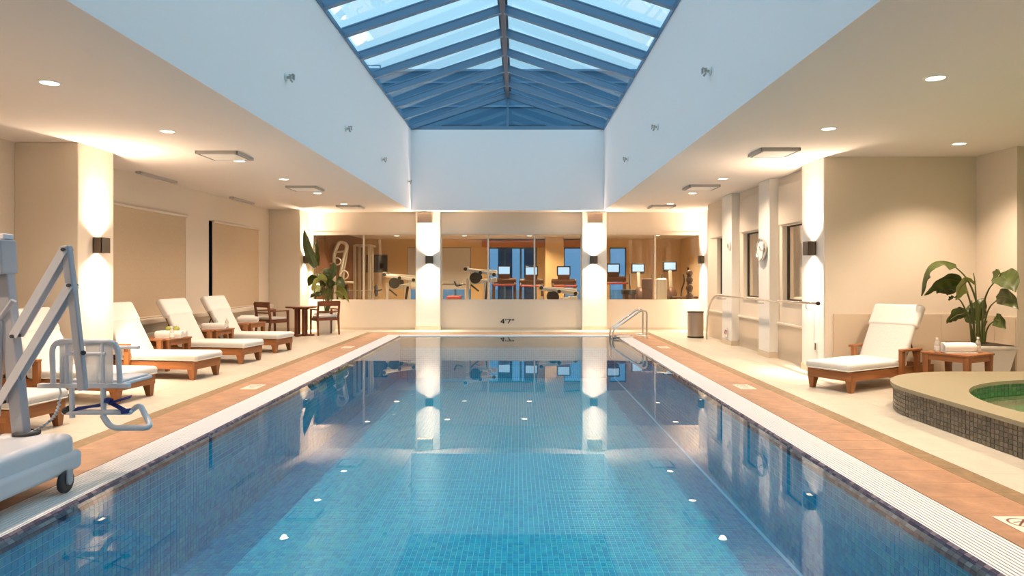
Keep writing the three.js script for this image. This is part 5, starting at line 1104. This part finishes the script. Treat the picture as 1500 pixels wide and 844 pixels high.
  elliptical('elliptical trainer with bright screen next to the ball rack', 988, 390, 23.7);
  // recumbent seat shells and step unit
  for (const [x, d, label] of [[948, 21.0, 'tall brown exercise seat shell beside the glazing mullion'], [969, 20.8, 'tall grey exercise seat shell beside the glazing mullion']]) {
    const X = (x - VPX) * d / F, c = thing('exercise_bike', label, 'exercise bike', [X, 0, -d]);
    mesh('back_shell', at(pillow(0.34, 0.85, 0.12, 0.06, 0, 61), 0, 1.0, 0), x < 960 ? mat.gymBrownSeat : mat.gymMetal, c);
    mesh('seat', [span(-0.17, 0.17, 0.5, 0.6, -0.4, 0.05, 0.04)], mat.black, c);
    mesh('frame', [span(-0.06, 0.06, 0.06, 0.5, -0.3, -0.15), span(-0.17, 0.17, 0, 0.06, -0.5, -0.4), span(-0.17, 0.17, 0, 0.06, 0.1, 0.2), span(-0.05, 0.05, 0.02, 0.1, -0.5, 0.2)], mat.black, c);
  }
  { const D = 21.4, X = (921 - VPX) * D / F, c = thing('plyometric_box', 'brown plyometric box on the gym floor behind the glazing', 'box', [X, 0, -D]);
    mesh('box_body', span(-0.16, 0.16, 0, 0.92, -0.2, 0.2, 0.01), mat.gymBrownSeat, c); mesh('box_top', span(-0.2, 0.2, 0.92, 1.06, -0.24, 0.24, 0.02), mat.black, c); }
  // medicine balls on an upright rack
  {
    const D = 20.4, X = (1010 - VPX) * D / F, c = thing('ball_rack', 'upright rack for medicine balls beside the gym wall', 'rack', [X, 0, -D]);
    mesh('post', rod(V(0, 0.02, -0.16), V(0, 1.75, -0.16), 0.03), mat.black, c); mesh('foot', at(new THREE.CylinderGeometry(0.22, 0.24, 0.03, 24), 0, 0.015, -0.02), mat.black, c);
    const hs = [0.86, 1.13, 1.37, 1.58];
    for (const y of hs) mesh('cradle', at(new THREE.TorusGeometry(0.082, 0.01, 6, 20).rotateX(Math.PI / 2), 0, y - 0.102, 0), mat.black, c);
    for (const y of hs) mesh('cradle_arm', rod(V(0, y - 0.102, -0.16), V(0, y - 0.102, -0.085), 0.01), mat.black, c);
    hs.forEach((y, i) => { const b = thing('medicine_ball', ['lowest', 'second lowest', 'second highest', 'highest'][i] + ' dark medicine ball on the upright rack', 'ball', [X, y, -D], 0, 'medicine balls on the upright rack');
      mesh('ball', new THREE.SphereGeometry(0.112 - i * 0.006, 24, 16), mat.gymBrownSeat, b); mesh('seam', new THREE.TorusGeometry(0.1125 - i * 0.006, 0.004, 6, 32), mat.black, b); });
  }
  { const c = thing('dumbbell_rack', 'low dark dumbbell rack below the ball rack in the gym', 'rack', [5.5, 0, -21.6]);
    mesh('shelf', [span(-0.75, 0.7, 0.78, 0.84, -0.15, 0.2, 0.01), span(-0.75, 0.7, 0.4, 0.45, -0.15, 0.2, 0.01)], mat.gymBrownSeat, c);
    for (const x of [-0.74, 0.6]) mesh('side_frame', span(x, x + 0.06, 0, 0.86, -0.16, 0.2), mat.black, c); }
}
renderer.render(scene, camera);
